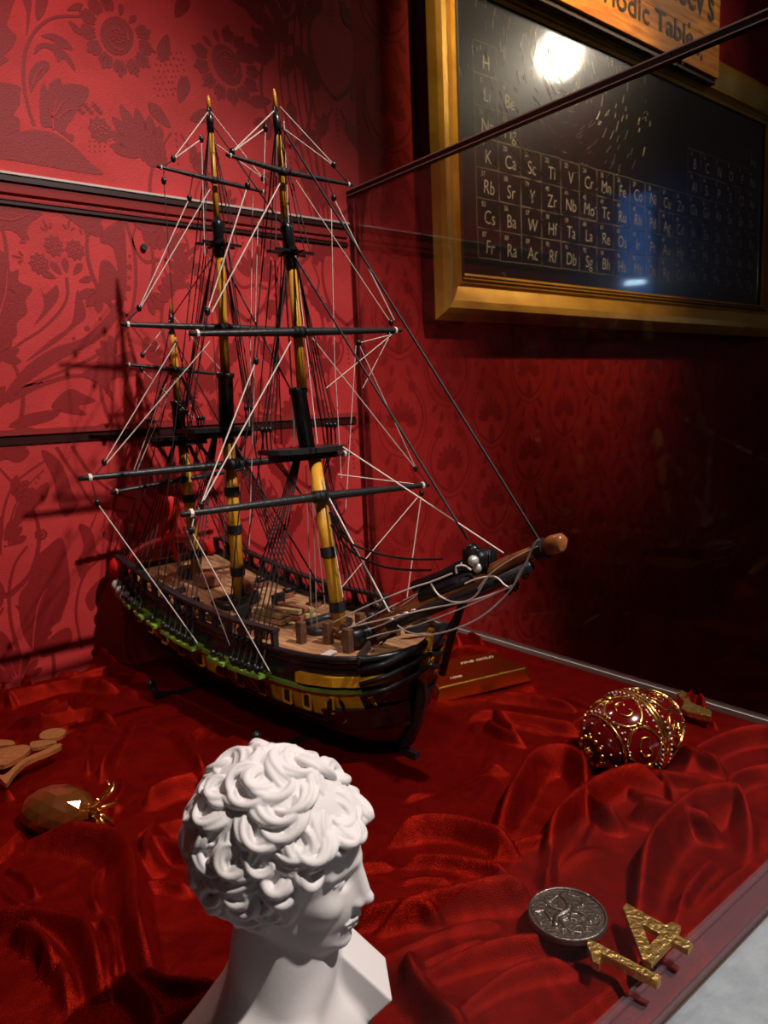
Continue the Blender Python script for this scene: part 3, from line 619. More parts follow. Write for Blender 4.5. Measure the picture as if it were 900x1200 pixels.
# ------------------------------------------------------------------ model ship
SS = np.array([-SA[1], SA[0]])                      # starboard side (towards the camera)
NPL = np.array([SS[0], SS[1], 0.])
def SP(x, y): return onp(x, y, [SF[0], SF[1], 0], NPL)          # a point on the ship's centre plane
def YP(x, y, yy): return onp(x, y, [0, yy, 0], np.array([0, 1., 0]))
def W(t, s, z): t = t*.77 if t < 0 else t; p = SF+SA*t+SS*s; return np.array([p[0], p[1], z])
ip = lambda xs, ys: (lambda t: float(np.interp(t, xs, ys)))
deckz = ip([-.165, -.12, -.06, 0, .1, .2, .3, .41], [.129, .127, .124, .122, .120, .127, .141, .163])
hb = ip([-.166, -.164, -.158, -.148, -.13, -.10, -.05, .05, .2, .3, .37, .415], [.0, .020, .038, .054, .069, .081, .089, .093, .094, .094, .092, .088])
kz = ip([-.166, -.160, -.15, -.135, -.11, -.09, .34, .39, .415], [.120, .085, .05, .026, .014, .010, .010, .03, .062])
px_ = ip([-.166, -.13, -.06, .25, .36, .415], [1.3, 1.7, 2.6, 2.8, 1.9, 1.6])
TS = [-.1655, -.164, -.161, -.157, -.15, -.142, -.13, -.115, -.10, -.08]+[(-.06+.02*i) for i in range(22)]+[.372, .384, .395, .405, .413]
TS = sorted(set(round(t, 4) for t in TS))
def topz(t): return deckz(t)+.007
def hs(t, z):                                       # half breadth of the hull at height z
    a, b = kz(t), topz(t); q = max(0., min(1., (z-a)/(b-a+1e-9))); f_ = (1-(1-q)**px_(t))**(1/1.5)
    return hb(t)*f_*(1-.05*max(0, q-.7)/.3)
ship = thing('model_ship', 'black, yellow and green three-masted model sailing ship on the velvet', 'model ship', (SF[0], SF[1], .01))
NZ = 22
def hullmesh():
    g = G(); rows = []
    for t in TS:
        a, b = kz(t), topz(t); pr = []
        for k in range(NZ+1): z = a+(b-a)*(k/NZ)**1.15; pr.append((hs(t, z), z))
        rows.append([W(t, s, z) for s, z in reversed(pr)]+[W(t, -s, z) for s, z in pr[1:]])
    n = len(rows[0]); V = [p for r in rows for p in r]; byc = {0: [], 1: [], 2: []}
    for i in range(len(rows)-1):
        for k in range(n-1):
            z = (rows[i][k][2]+rows[i+1][k+1][2])/2; t = TS[i]; f_ = (i*n+k, i*n+k+1, (i+1)*n+k+1, (i+1)*n+k)
            byc[0 if z < .058+.06*max(0, t-.1)**1 else (1 if z > .070 else 2)].append(f_)
    g.v = [tuple(p) for p in V]; g.f = byc[0]+byc[1]+byc[2]; g.mi = [0]*len(byc[0])+[1]*len(byc[1])+[2]*len(byc[2])
    e = (len(rows)-1)*n; g.f.append(tuple(e+k for k in range(n))); g.mi.append(1)
    return g
hull = hullmesh().build('hull', ['hullred', 'black', 'hullbrown'], ship, True)
def strake(name, z0f, z1f, t0, t1, out, m, sides=(1, -1), label=None, parent=None):
    g = G()
    for sd in sides:
        tt = [t0+(t1-t0)*i/36 for i in range(37)]; A = []
        for t in tt:
            z0, z1 = z0f(t), z1f(t)
            A += [W(t, sd*(hs(t, z0)-.001), z0), W(t, sd*(hs(t, z0)+out), z0), W(t, sd*(hs(t, z1)+out), z1), W(t, sd*(hs(t, z1)-.001), z1)]
        F = [(i*4+k, i*4+(k+1) % 4, (i+1)*4+(k+1) % 4, (i+1)*4+k) for i in range(36) for k in range(4)]+[(0, 1, 2, 3), (147, 146, 145, 144)]
        g.add(A, F)
    o = g.build(name, m, parent or ship)
    if label: o['label'] = label
    return o
dz = lambda k: (lambda t: deckz(t)+k)
yb = strake('gun_strake', dz(-.060), dz(-.030), -.138, .385, .0015, 'yellow', label='yellow painted strake with gun ports')
strake('wale', dz(-.066), dz(-.060), -.155, .40, .004, 'black'); strake('wale', dz(-.082), dz(-.076), -.155, .395, .0035, 'blackw')
strake('wale', dz(-.031), dz(-.026), -.150, .40, .0035, 'green', label='green painted moulding')
strake('wale', dz(-.002), dz(.004), -.160, .41, .003, 'black')
strake('bow_rail', dz(-.022), dz(-.011), -.160, -.035, .006, 'yellow', sides=(1,), label='mustard yellow curved rail at the bow')
strake('bow_rail', dz(-.024), dz(-.009), -.160, -.035, .006, 'yellow', sides=(-1,), label='mustard yellow curved rail at the bow')
for sd in (1, -1):
    for t in (-.085, -.045, -.002, .045, .09, .135, .18, .225, .27, .315, .355):
        z = deckz(t)-.045; s = hs(t, z)+.0015; o_ = G()
        fr = [(-.008, -.009), (.008, -.009), (.008, .009), (-.008, .009)]
        for (a, b), (c, d) in zip(fr, fr[1:]+fr[:1]): o_.tube([W(t+a, sd*(s+.001), z+b), W(t+c, sd*(s+.001), z+d)], .0014, 4)
        p = o_.build('gun_port', 'yellow', ship); q = G(); q.box(W(t, sd*s, z), (.012, .002, .014), ((SA[0], SA[1], 0), (SS[0], SS[1], 0), (0, 0, 1)))
        q.build('port_opening', 'rope', p)
dk = G(); L_ = [W(t, hb(t)*.98-.002, deckz(t)) for t in TS]; R_ = [W(t, -hb(t)*.98+.002, deckz(t)) for t in TS]; m = len(TS)
dk.add(L_+R_, [(i, i+1, m+i+1, m+i) for i in range(m-1)]).build('deck', 'timber', ship)
for k in range(-9, 10):                             # deck planks
    s0, s1 = (k-.47)*.0098, (k+.47)*.0098; tt = [t for t in TS if hb(t)*.98-.003 > max(abs(s0), abs(s1))-.0049 and t < .408]
    if len(tt) < 3: continue
    g = G(); A = []
    for t in tt:
        lim = hb(t)*.97-.002; a, b = max(-lim, min(lim, s0)), max(-lim, min(lim, s1)); z = deckz(t)+.0012
        A += [W(t, a, z), W(t, b, z), W(t, b, z-.0012), W(t, a, z-.0012)]
    n = len(tt); g.add(A, [(i*4+q, i*4+(q+1) % 4, (i+1)*4+(q+1) % 4, (i+1)*4+q) for i in range(n-1) for q in range(4)]+[(0, 1, 2, 3), (n*4-1, n*4-2, n*4-3, n*4-4)])
    g.build('deck_plank', 'deck', ship)
cap_ = G()
for sd in (1, -1): cap_.tube([W(t, sd*(hb(t)-.001), topz(t)+.001) for t in TS], .0042, 6)
cap_.build('bulwark_rim', 'black', ship, True)
inner = G()
for sd in (1, -1):
    A = []
    for t in TS: A += [W(t, sd*(hb(t)*.98-.0035), deckz(t)), W(t, sd*(hb(t)*.98-.0035), topz(t)+.002)]
    inner.add(A, [(i*2, i*2+1, i*2+3, i*2+2) for i in range(m-1)])
inner.build('bulwark_lining', 'blackw', ship)
for sd in (1, -1):                                  # open rails on posts
    t0 = .008; g = G(); tt = [t0+(.40-t0)*i/24 for i in range(25)]
    A = []
    for t in tt:
        z = topz(t)+.021; s = hb(t)-.002
        A += [W(t, sd*(s-.005), z), W(t, sd*(s+.005), z), W(t, sd*(s+.005), z+.004), W(t, sd*(s-.005), z+.004)]
    g.add(A, [(i*4+q, i*4+(q+1) % 4, (i+1)*4+(q+1) % 4, (i+1)*4+q) for i in range(24) for q in range(4)]+[(0, 1, 2, 3), (99, 98, 97, 96)])
    rl = g.build('rail', 'blackw', ship)
    for i in range(14):
        t = t0+.004+i*.0305; G().box(W(t, sd*(hb(t)-.002), topz(t)+.010), (.006, .007, .024), ((SA[0], SA[1], 0), (SS[0], SS[1], 0), (0, 0, 1))).build('rail_post', 'blackw', ship)
# channels with deadeyes
chans = [(.022, .085), (.095, .13), (.165, .245), (.262, .285), (.30, .325), (.34, .365), (.378, .398)]
AXS = ((SA[0], SA[1], 0), (SS[0], SS[1], 0), (0, 0, 1))
DE = {1: [], -1: []}
for sd in (1, -1):
    for a, b in chans:
        g = G(); tm = (a+b)/2; A = []; nn_ = 6
        for i in range(nn_+1):
            t = a+(b-a)*i/nn_; z = deckz(t)-.026; s = hs(t, z); A += [W(t, sd*(s-.001), z), W(t, sd*(s+.018), z), W(t, sd*(s+.018), z+.004), W(t, sd*(s-.001), z+.004)]
        g.add(A, [(i*4+q, i*4+(q+1) % 4, (i+1)*4+(q+1) % 4, (i+1)*4+q) for i in range(nn_) for q in range(4)]+[(0, 1, 2, 3), (nn_*4+3, nn_*4+2, nn_*4+1, nn_*4)])
        ch = g.build('channel', 'green', ship); k = max(1, int((b-a)/.0135))
        for i in range(k):
            t = a+(i+.5)*(b-a)/k; z = deckz(t)-.019; s = hs(t, z)+.014; c = W(t, sd*s, z+.003); DE[sd].append((t, c))
            G().ball(c, .0042, 8, 6, 0, (1, 1, 1.15)).build('deadeye', 'black', ch, True)
            c2 = W(t, sd*(s-.004), z+.030)
        g = G()
        for i in range(k):
            t = a+(i+.5)*(b-a)/k; z = deckz(t)-.026; g.tube([W(t, sd*(hs(t, z)+.014), z), W(t, sd*(hs(t, z-.03)+.002), z-.032)], .0009, 4)
        g.build('chain_plate', 'rope', ch)
# stern: gallery, taffrail, red flag rolled over the rail
g = G(); t = .413
for k in range(7): g.box(W(t+.004, -.054+k*.018, deckz(t)-.022), (.004, .012, .026), AXS, 0)
g.box(W(t+.004, 0, deckz(t)+.004), (.008, .150, .010), AXS, 1); g.box(W(t+.004, 0, deckz(t)-.042), (.008, .130, .008), AXS, 1); g.box(W(t, 0, deckz(t)+.030), (.006, .120, .006), AXS, 2)
g.build('stern_gallery', ['silver', 'yellow', 'blackw'], ship)
for sd in (1,): G().ball(W(.404, sd*.084, deckz(.4)+.012), .022, 14, 10, 0, (.75, 1, .8)).build('quarter_roof', 'flag', ship, True)['label'] = 'glossy red rounded roof at the stern corner'
g = G()
for sd in (1,):
    for k in range(4): g.ball(W(.395-.012*k, sd*(hb(.39)+.006), deckz(.39)-.020-.007*k+.01), .009, 8, 6, 0, (1, .8, 1))
g.build('quarter_gallery', 'silver', ship, True)
arc = G(); arc.tube([W(.405+.004*math.sin(a), .074*math.cos(a*1.0)-.0, deckz(.41)+.004+.034*math.sin(a)) for a in [math.pi*i/16 for i in range(17)]], .0075, 8); arc.build('taffrail', 'flag', ship, True)['label'] = 'glossy red arched stern rail'
G().tube([W(.408, 0, deckz(.4)), W(.418, 0, deckz(.4)+.13)], .0014, 5).build('flag_staff', 'blackw', ship)
fg = G(); P_ = []
for i in range(7):
    for j in range(6): P_.append(W(.412-.006*math.sin(i*1.3)-.0045*j, .010+.010*math.sin(j*1.2+i*.5)-.004*j, deckz(.4)+.122-.016*i-.004*j))
fg.add(P_, [(i*6+j, i*6+j+1, (i+1)*6+j+1, (i+1)*6+j) for i in range(6) for j in range(5)]); fg.build('ensign', 'flag', ship, True)
# deck fittings
def dbox(name, t, s, dz_, size, m, rot=0, label=None):
    c, s_ = math.cos(rot), math.sin(rot); a = (SA[0]*c-SA[1]*s_, SA[0]*s_+SA[1]*c, 0); b = (-a[1], a[0], 0)
    o = G().box(W(t, s, deckz(t)+dz_), size, (a, b, (0, 0, 1))).build(name, m, ship); bv = o.modifiers.new('bevel', 'BEVEL'); bv.width = min(size)*.15; bv.segments = 2
    if label: o['label'] = label
    return o
def ring(name, t, s, lx, ly, r, m, lift=.006):
    c = [(t-lx, s-ly), (t+lx, s-ly), (t+lx, s+ly), (t-lx, s+ly)]; q = spline([(a, b) for a, b in c], 1, True)
    pts = []
    for (a, b), (c_, d) in zip(c, c[1:]+c[:1]):
        for k in range(5): u = .12+.76*k/4; pts.append(W(a+(c_-a)*u, b+(d-b)*u, deckz(t)+lift))
    pts += [pts[0], pts[1]]; G().tube(pts, r, 8).build(name, m, ship, True)
ring('hatch_coaming', .045, -.012, .022, .028, .0052, 'blackw'); ring('hatch_coaming', .215, .012, .018, .022, .005, 'blackw')
dbox('hatch_grating', .045, -.012, .002, (.036, .046, .004), 'timber'); dbox('hatch_grating', .215, .012, .002, (.03, .034, .004), 'timber')
for i in range(5):
    for j in range(2): dbox('spare_timber', .115+.002*i, -.030+.012*i, .005+.008*j+(i % 2)*.002, (.060-.006*j, .0075, .0065), ['timberg', 'timberg', 'timberr', 'timberg', 'deck'][(i+j) % 5], .15*((i % 3)-1)+.08)
for (t, s) in ((-.012, .028), (-.042, .020), (-.018, -.02), (.02, .045)): dbox('bitt_post', t, s, .014, (.010, .010, .028), 'timber', .1)
dbox('cross_bitt', -.028, .024, .018, (.050, .006, .005), 'timber', -.25)
for (t, s) in ((.155, .035), (.165, -.03), (.185, .02), (.20, -.01)): dbox('pin_rack', t, s, .010, (.008, .022, .020), 'blackw', .2)
dbox('deck_house', .30, 0, .010, (.034, .030, .018), 'timberr', 0); dbox('skylight', .345, .005, .009, (.028, .024, .016), 'timber', 0); dbox('companion_box', .25, -.035, .009, (.02, .016, .016), 'timberr', .1)
for (t, s, r) in ((.07, .05, .2), (.10, .055, .1), (.14, .058, 0), (.18, .06, .1), (.235, .055, 0), (.28, .05, .1), (.08, -.06, 0), (.13, -.06, .1), (.19, -.06, 0), (.25, -.055, .1)):
    sd = 1 if s > 0 else -1; g = G(); c = W(t, s, deckz(t)+.011); c2 = W(t, s+sd*.026, deckz(t)+.012); g.tube([c, (c+c2)/2, c2], [.0052, .0045, .0036], 8); o = g.build('cannon', 'black', ship, True)
    cc = G().box(W(t, s+sd*.004, deckz(t)+.005), (.012, .018, .006), AXS); cc.build('gun_carriage', 'timberr', o)
g = G(); g.tube([W(-.072, .034, deckz(-.07)+.016), W(-.072, -.034, deckz(-.07)+.016)], .0115, 12); wl = g.build('windlass', 'black', ship, True)
for sd in (1, -1):
    dbox('windlass_bitt', -.072, .038*sd, .014, (.012, .008, .030), 'timber'); 
    G().box(W(-.125, sd*.052, deckz(-.12)+.012), (.009, .050, .008), ((SA[0]*.85-SS[0]*.5*sd, SA[1]*.85-SS[1]*.5*sd, 0), (SS[0]*.85+SA[0]*-.5*sd, SS[1]*.85+SA[1]*-.5*sd, 0), (0, 0, 1))).build('cathead', 'blackw', ship)
capst = G(); capst.tube([W(-.01, -.045, deckz(0)), W(-.01, -.045, deckz(0)+.018), W(-.01, -.045, deckz(0)+.022)], [.010, .007, .011], 10); capst.build('capstan', 'blackw', ship, True)
dbox('deck_plate', -.058, .058, .004, (.010, .018, .002), 'pale', .2)
# hawse and anchor piece at the bow
for sd in (1, -1):
    z = deckz(-.12)-.062; g = G(); c = W(-.095, sd*(hs(-.095, z)+.002), z); pts = [c+np.array([SA[0], SA[1], 0])*.007*math.cos(a)+np.array([0, 0, 1])*.007*math.sin(a) for a in [2*math.pi*i/12 for i in range(13)]]; g.tube(pts, .0018, 5); g.build('hawse_ring', 'timberr', ship, True)
    strake('bow_cheek', lambda t: deckz(t)-.075, lambda t: deckz(t)-.050, -.158, -.075, .009, 'black', sides=(sd,))
g = G(); g.tube([W(-.163, 0, deckz(-.16)+.004), W(-.170, 0, .115), W(-.168, 0, .085), W(-.158, 0, .050), W(-.14, 0, .024), W(-.11, 0, .006)], [.006, .006, .007, .007, .007, .006], 8); g.build('stem', 'black', ship, True)
g = G(); g.box(W(.14, 0, .006), (.52, .008, .012), AXS); g.build('keel', 'black', ship)
g = G(); g.box(W(.42, 0, .07), (.016, .006, .12), AXS); g.build('rudder', 'black', ship)
# head timbers
for sd in (1, -1):
    for dz_, w_ in ((.0, .004), (-.014, .003), (-.028, .003)):
        g = G(); g.tube([W(-.135, sd*.068, deckz(-.13)+dz_-.004), W(-.160, sd*.045, deckz(-.15)+dz_+.002), W(-.178, sd*.015, deckz(-.15)+dz_+.012), W(-.186, 0, deckz(-.15)+dz_+.02)], w_, 6); g.build('head_rail', 'black', ship, True)
g = G(); g.tube([W(-.17, 0, .10), W(-.178, 0, .13), W(-.19, 0, .158)], [.006, .006, .004], 8); g.ball(W(-.192, 0, .162), .005); g.build('figurehead', 'yellow', ship, True)
# ------------------------------------------------------------------ masts and spars
def mast_pts(*p): return [SP(*q) for q in p]
def foot(p, q):                                    # extend a mast from pixel points down to the deck
    a, b = SP(*p), SP(*q); d = (b-a)/np.linalg.norm(b-a)
    for _ in range(6):
        t = np.dot(b[:2]-SF, SA); b = b+d*((b[2]-deckz(t)+.002)/max(-d[2], .2)); 
    return a, b
MASTS = {}
def make_mast(label, lower, lowdbl, top, topm, ctree, cdbl, tg, black, tip, r0, bands):
    root = None
    a, b = foot(*lower); pts = [a, b]
    g = G(); g.tube([a, b], [r0*.92, r0], 12); lm = g.build('mast', 'mast', ship, True); lm['label'] = label
    for f_ in bands:
        c = a+(b-a)*f_; d = (b-a)/np.linalg.norm(b-a); G().tube([c-d*.006, c+d*.006], r0*1.18, 12).build('mast_band', 'rope', lm)
    c, d = mast_pts(*lowdbl); G().tube([c, c+(d-c)*.08, c+(d-c)*.1, d], [r0*1.35, r0*1.35, r0*1.15, r0*1.15], 12).build('mast_head', 'black', lm, True)
    c, d = mast_pts(*topm); G().tube([c, d], [r0*.58, r0*.72], 10).build('topmast', 'mast', lm, True)
    c, d = mast_pts(*cdbl); G().tube([c, c+(d-c)*.2, c+(d-c)*.3, d], [r0*.45, r0*.95, r0*.78, r0*.78], 10).build('topmast_head', 'black', lm, True)
    c, d = mast_pts(*tg); G().tube([c, d], [r0*.34, r0*.46], 8).build('topgallant_mast', 'mast', lm, True)
    c, d = mast_pts(*black); G().tube([c, (c+d)/2, d], [r0*.34, r0*.55, r0*.50], 8).build('masthead_wrap', 'black', lm, True)
    c, d = mast_pts(*tip); G().tube([c, c+(d-c)*.25, d], [r0*.08, r0*.22, r0*.32], 8).build('mast_tip', 'yellow', lm, True)
    # platform: half-round board
    pc = SP(*top); wtop = r0*6.4; P = []
    for i in range(9):
        a_ = math.pi*i/8; P.append(W(0, 0, 0)-W(0, 0, 0)+pc+np.array([*(SS*math.cos(a_)*wtop-SA*math.sin(a_)*wtop*.55), 0]))
    P += [pc+np.array([*(-SS*wtop+SA*wtop*.45), 0]), pc+np.array([*(SS*wtop+SA*wtop*.45), 0])]
    o = G().prism([p+np.array([0, 0, -.004]) for p in P], (0, 0, .006)).build('top_platform', 'blackw', lm)
    G().prism([pc+(p-pc)*.8+np.array([0, 0, -.012]) for p in P], (0, 0, .008)).build('platform_brace', 'rope', lm)
    g = G(); cc = SP(*ctree)
    for s in (-.5, .5): g.box(cc+np.array([*(SA*s*.016), 0]), (.004, r0*6.4, .003), AXS)
    for s in (-1, 1): g.box(cc+np.array([*(SS*s*.004), -.001]), (r0*4.2, .003, .003), AXS)
    g.tube([cc+np.array([0, 0, -.006]), cc+np.array([0, 0, .006])], r0*.9, 10)
    g.build('crosstree', 'black', lm)
    return lm, a, b, pc, cc
FM = make_mast('yellow foremast with black bands', ((368, 534), (397, 722)), ((349, 455), (360, 525)), (360, 526), ((342, 312), (354, 455)), (341, 296), ((334, 256), (342, 316)), ((325, 145), (334, 258)), ((322, 124), (326, 158)), ((321, 104), (323, 126)), .0086, (.22, .52, .82))
MM = make_mast('yellow mainmast with black bands', ((267, 508), (280, 690)), ((264, 437), (266, 500)), (262, 502), ((258, 296), (264, 437)), (257, 287), ((254, 254), (258, 302)), ((247, 150), (254, 256)), ((245, 126), (247, 156)), ((244, 112), (245, 128)), .0090, (.33, .55, .80))
ZM = make_mast('slender yellow mizzenmast', ((214, 518), (230, 665)), ((208, 470), (211, 512)), (213, 512), ((203, 395), (208, 470)), (204, 432), ((203, 428), (204, 440)), ((201, 385), (203, 428)), ((200, 364), (201, 392)), ((200, 355), (200, 366)), .0080, (.4, .8))
YARDS = {}
def yard(key, mast, c, l, r0, slings=True, right=None):
    P0 = SP(*c)-np.array([*(SA*.012), 0]); yy = P0[1]; P0 = YP(*c, yy); A = YP(*l, yy); B = YP(*right, yy) if right else P0*2-A
    d = (A-P0); e = (B-P0)
    g = G(); g.tube([A, P0+d*.93, P0+d*.9, P0+d*.4, P0, P0+e*.4, P0+e*.9, P0+e*.93, B], [r0*.55, r0*.6, r0*.62, r0*.85, r0, r0*.85, r0*.62, r0*.6, r0*.55], 8)
    o = g.build('yard', 'blackw', ship, True); YARDS[key] = (A, P0, B, yy)
    G().tube([P0-d*.05, P0+d*.0, P0-e*.05], r0*1.35, 8).build('yard_sling', 'rope', o, True)
    for q, v in ((A, d), (B, e)): G().tube([q-v*.075, q-v*.055], r0*.85, 8).build('yard_lashing', 'white', o)
    return o
yard('fc', FM, (375, 582), (212, 603), .0056, right=(502, 568)); yard('ft', FM, (350, 389), (222, 391), .0050, right=(470, 387)); yard('fg', FM, (332, 201), (265, 181), .0036, right=(413, 217))
yard('mc', MM, (272, 544), (92, 561), .0056); yard('mt', MM, (262, 384), (141, 380), .0048); yard('mg', MM, (251, 211), (184, 195), .0034)
yard('zc', ZM, (215, 562), (131, 577), .0044); yard('zt', ZM, (205, 433), (147, 427), .0036)
# ------------------------------------------------------------------ rigging: each line its own part
RB, RW = .00085, .00062
def line(name, pts, r=RB, m='rope', n=5): return G().tube(pts, r, n, cap=False).build(name, m, ship)
def blk(p, r=.0042):
    G().ball(p, r, 8, 6, 0, (.8, .8, 1.1)).build('block', 'black', ship, True)
def sag(a, b, k, n=9): return [np.array(a)+(np.array(b)-np.array(a))*i/n-np.array([0, 0, k*4*(i/n)*(1-i/n)]) for i in range(n+1)]
def shrouds(top, t0, t1, n, sd, r=.0010):
    ds = [c for (t, c) in DE[sd] if t0 <= t <= t1]
    for i in range(n):
        t = t0+(t1-t0)*(i+.5)/n; z = deckz(t)-.014; c = W(t, sd*(hb(t)+.012), z)
        tp = top+np.array([*(SS*sd*.010+SA*.002*i), 0])
        line('shroud', [tp, c+(tp-c)*.10], r); blk(c+(tp-c)*.10, .0038); line('lanyard', [c+(tp-c)*.1, c], .0013); blk(c, .0038)
ftop, mtop, ztop = FM[3], MM[3], ZM[3]
for sd in (1, -1):
    shrouds(ftop+np.array([0, 0, -.006]), .015, .088, 6, sd); shrouds(mtop+np.array([0, 0, -.006]), .165, .25, 6, sd); shrouds(ztop+np.array([0, 0, -.006]), .30, .37, 4, sd)
    for (tp, ct, wv, dy) in ((ftop, FM[4], .050, .01), (mtop, MM[4], .052, .01), (ztop, ZM[4], .042, .008)):
        for k in range(3):
            c = tp+np.array([*(SS*sd*wv+SA*(.004+.008*k)), .004]); line('topmast_shroud', [ct+np.array([*(SS*sd*.006), 0]), c+np.array([0, 0, .022])], .0009); blk(c+np.array([0, 0, .022]), .0036); line('lanyard', [c+np.array([0, 0, .022]), c], .0012)
            line('futtock_shroud', [c, tp+np.array([*(SS*sd*.012), -.055])], .0009)
    for (ct, hd, t) in ((FM[4], SP(324, 140), .085), (MM[4], SP(246, 140), .262), (ZM[4], SP(201, 375), .375)):
        for k in range(2):
            c = W(t+.012*k, sd*(hb(t)+.009), deckz(t)-.01); line('backstay', [ct if k == 0 else hd, c], .0009)
    for (ct, hd) in ((FM[4], SP(324, 142)), (MM[4], SP(246, 142))):
        for k in range(2): line('topgallant_shroud', [hd, ct+np.array([*(SS*sd*.026+SA*(.01*k-.005)), 0])], .0008)
for top_, tpt, n_ in ((ftop, -.012, 6), (mtop, .165, 6)):
    pass
# ratlines of the topmast shrouds
# fore-and-aft stays (black)
stay = lambda a, b, r=.0010, s=0: line('stay', sag(SP(*a), SP(*b), s) if s else [SP(*a), SP(*b)], r)
stay((331, 150), (631, 632), .0013); stay((345, 300), (548, 632), .0013); stay((250, 148), (334, 268), .0010); stay((258, 300), (345, 465), .0011); stay((266, 505), (392, 716), .0012)
stay((203, 395), (262, 505), .0009); stay((212, 515), (283, 690), .001); stay((201, 372), (257, 290), .0008)
line('stay', spline([SP(*p) for p in ((386, 600), (405, 632), (440, 648), (480, 655), (518, 655))], 5), .0014); line('stay', spline([SP(*p) for p in ((388, 615), (410, 645), (445, 663), (480, 668), (505, 668))], 5), .0014)
line('brace', [SP(388, 600), SP(410, 636), W(-.03, -.07, .14)], .001)
# white running rigging in the yards' planes
def yl(key, pts, r=RW, m='white', name='lift', b=()):
    yy = YARDS[key][3]; P = [YP(*p, yy) for p in pts]; line(name, P, r, m)
    for i in b: blk(P[i])
yl('fg', [(321, 130), (272, 178)], b=(1,)); yl('fg', [(311, 150), (274, 177)], b=(0,)); yl('fg', [(311, 152), (309, 215)], .0005); yl('fg', [(328, 125), (391, 193)], b=(1,)); yl('fg', [(334, 152), (388, 192)])
yl('fg', [(391, 195), (407, 213)], RB, 'rope'); yl('fg', [(272, 180), (266, 183)], RB, 'rope')
yl('mg', [(244, 131), (203, 186)], b=(1,)); yl('mg', [(236, 163), (204, 186)], b=(0,)); yl('mg', [(236, 163), (240, 300)], .0005); yl('mg', [(247, 131), (308, 209)], b=(1,)); yl('mg', [(252, 168), (308, 209)])
yl('mg', [(203, 187), (190, 197)], RB, 'rope')
yl('mt', [(222, 232), (163, 361)], b=(0, 1)); yl('mt', [(246, 222), (165, 360)]); yl('mt', [(163, 363), (146, 379)], RB, 'rope'); yl('mt', [(222, 230), (226, 205)], .0006, 'rope'); yl('mt', [(192, 200), (192, 212), (204, 380)], .0006, 'rope', b=(1,))
yl('ft', [(290, 218), (243, 365)], b=(0, 1), r=.0008); yl('ft', [(328, 215), (248, 366)], r=.0008); yl('ft', [(244, 366), (238, 388)], RB, 'rope'); yl('ft', [(290, 216), (294, 200)], .0006, 'rope')
yl('ft', [(346, 210), (436, 345), (458, 378)], b=(2,)); yl('ft', [(391, 232), (462, 375)], b=(0,), r=.0008); yl('ft', [(391, 230), (384, 212)], .0006, 'rope')
yl('fc', [(300, 423), (236, 590)], b=(0,), r=.0008); yl('fc', [(341, 400), (239, 586)], r=.0008); yl('fc', [(236, 592), (229, 604)], .0007, b=(0,)); yl('fc', [(300, 423), (304, 392)], .0008, 'rope')
yl('fc', [(366, 396), (487, 549)], b=(1,)); yl('fc', [(420, 402), (487, 548)], .0005, b=(0,)); yl('fc', [(489, 551), (500, 566)], .0007, 'rope'); yl('fc', [(396, 556), (500, 569)]); 
yl('fc', [(420, 402), (459, 392)], .0005); yl('fc', [(382, 455), (458, 393)], .0005)
yl('mc', [(206, 402), (122, 542)], b=(1,)); yl('mc', [(246, 400), (125, 543)]); yl('mc', [(122, 544), (112, 556)], .0008, 'rope')
yl('zt', [(199, 375), (167, 416)], b=(1,)); yl('zt', [(203, 380), (180, 415)], .0005); yl('zt', [(166, 433), (227, 490)], .0005, b=(0,)); yl('zt', [(204, 372), (265, 440)], .0005)
yl('zc', [(198, 440), (155, 556)], .0005); yl('zc', [(205, 445), (160, 553)], .0005)
yl('mc', [(108, 566), (114, 589)], .0007, 'rope', b=(1,)); 
line('brace', [YP(115, 591, YARDS['mc'][3]), W(.145, .112, .115)], RW, 'white'); line('brace', [YP(227, 608, YARDS['fc'][3]), YP(224, 622, YARDS['fc'][3]), W(.0, .108, .112)], .0007, 'white')
blk(YP(224, 622, YARDS['fc'][3]), .004); line('brace', [YP(219, 622, YARDS['fc'][3]), W(.09, .10, .12)], .0005, 'white')
yl('fc', [(494, 578), (477, 700)], .0006, b=(0,)); yl('fc', [(490, 582), (399, 690)], .0005)
yl('ft', [(388, 240), (392, 420), (400, 560)], .0005, name='halyard'); yl('ft', [(417, 405), (411, 500), (405, 600)], .0005, name='halyard'); yl('ft', [(470, 388), (456, 392)], .0012, 'rope', b=(1,)); yl('ft', [(425, 455), (457, 393)], .0004)
# lines that hang along the masts
for a, b, y_ in (((320, 140), (355, 520), 0), ((330, 140), (340, 300), 0), ((344, 300), (372, 520), 0), ((361, 545), (382, 718), 0), ((376, 560), (402, 700), 0), ((246, 150), (258, 400), 0), ((257, 340), (262, 500), 0), ((242, 300), (258, 520), 0), ((294, 230), (292, 500), 0), ((300, 260), (295, 520), 0), ((356, 545), (366, 745), 0), ((363, 545), (372, 745), 0), ((262, 520), (262, 700), 0), ((296, 440), (292, 640), 0), ((200, 520), (212, 690), 0), ((205, 440), (204, 520), 0)):
    line('halyard', [SP(*a)+np.array([*(-SA*.004), 0]), SP(*b)], .0006, 'white')
line('halyard', [SP(324, 150), SP(346, 520)], .0012, 'white'); line('halyard', [SP(258, 395), SP(262, 500)], .0012, 'white')
for a, b in (((318, 305), (300, 520)), ((322, 305), (330, 520)), ((330, 300), (322, 520)), ((312, 210), (306, 300)), ((240, 290), (215, 500)), ((250, 290), (224, 500)), ((268, 290), (300, 500)), ((243, 290), (200, 620)), ((236, 290), (222, 400))):
    line('backstay', [SP(*a), SP(*b)], .0008)
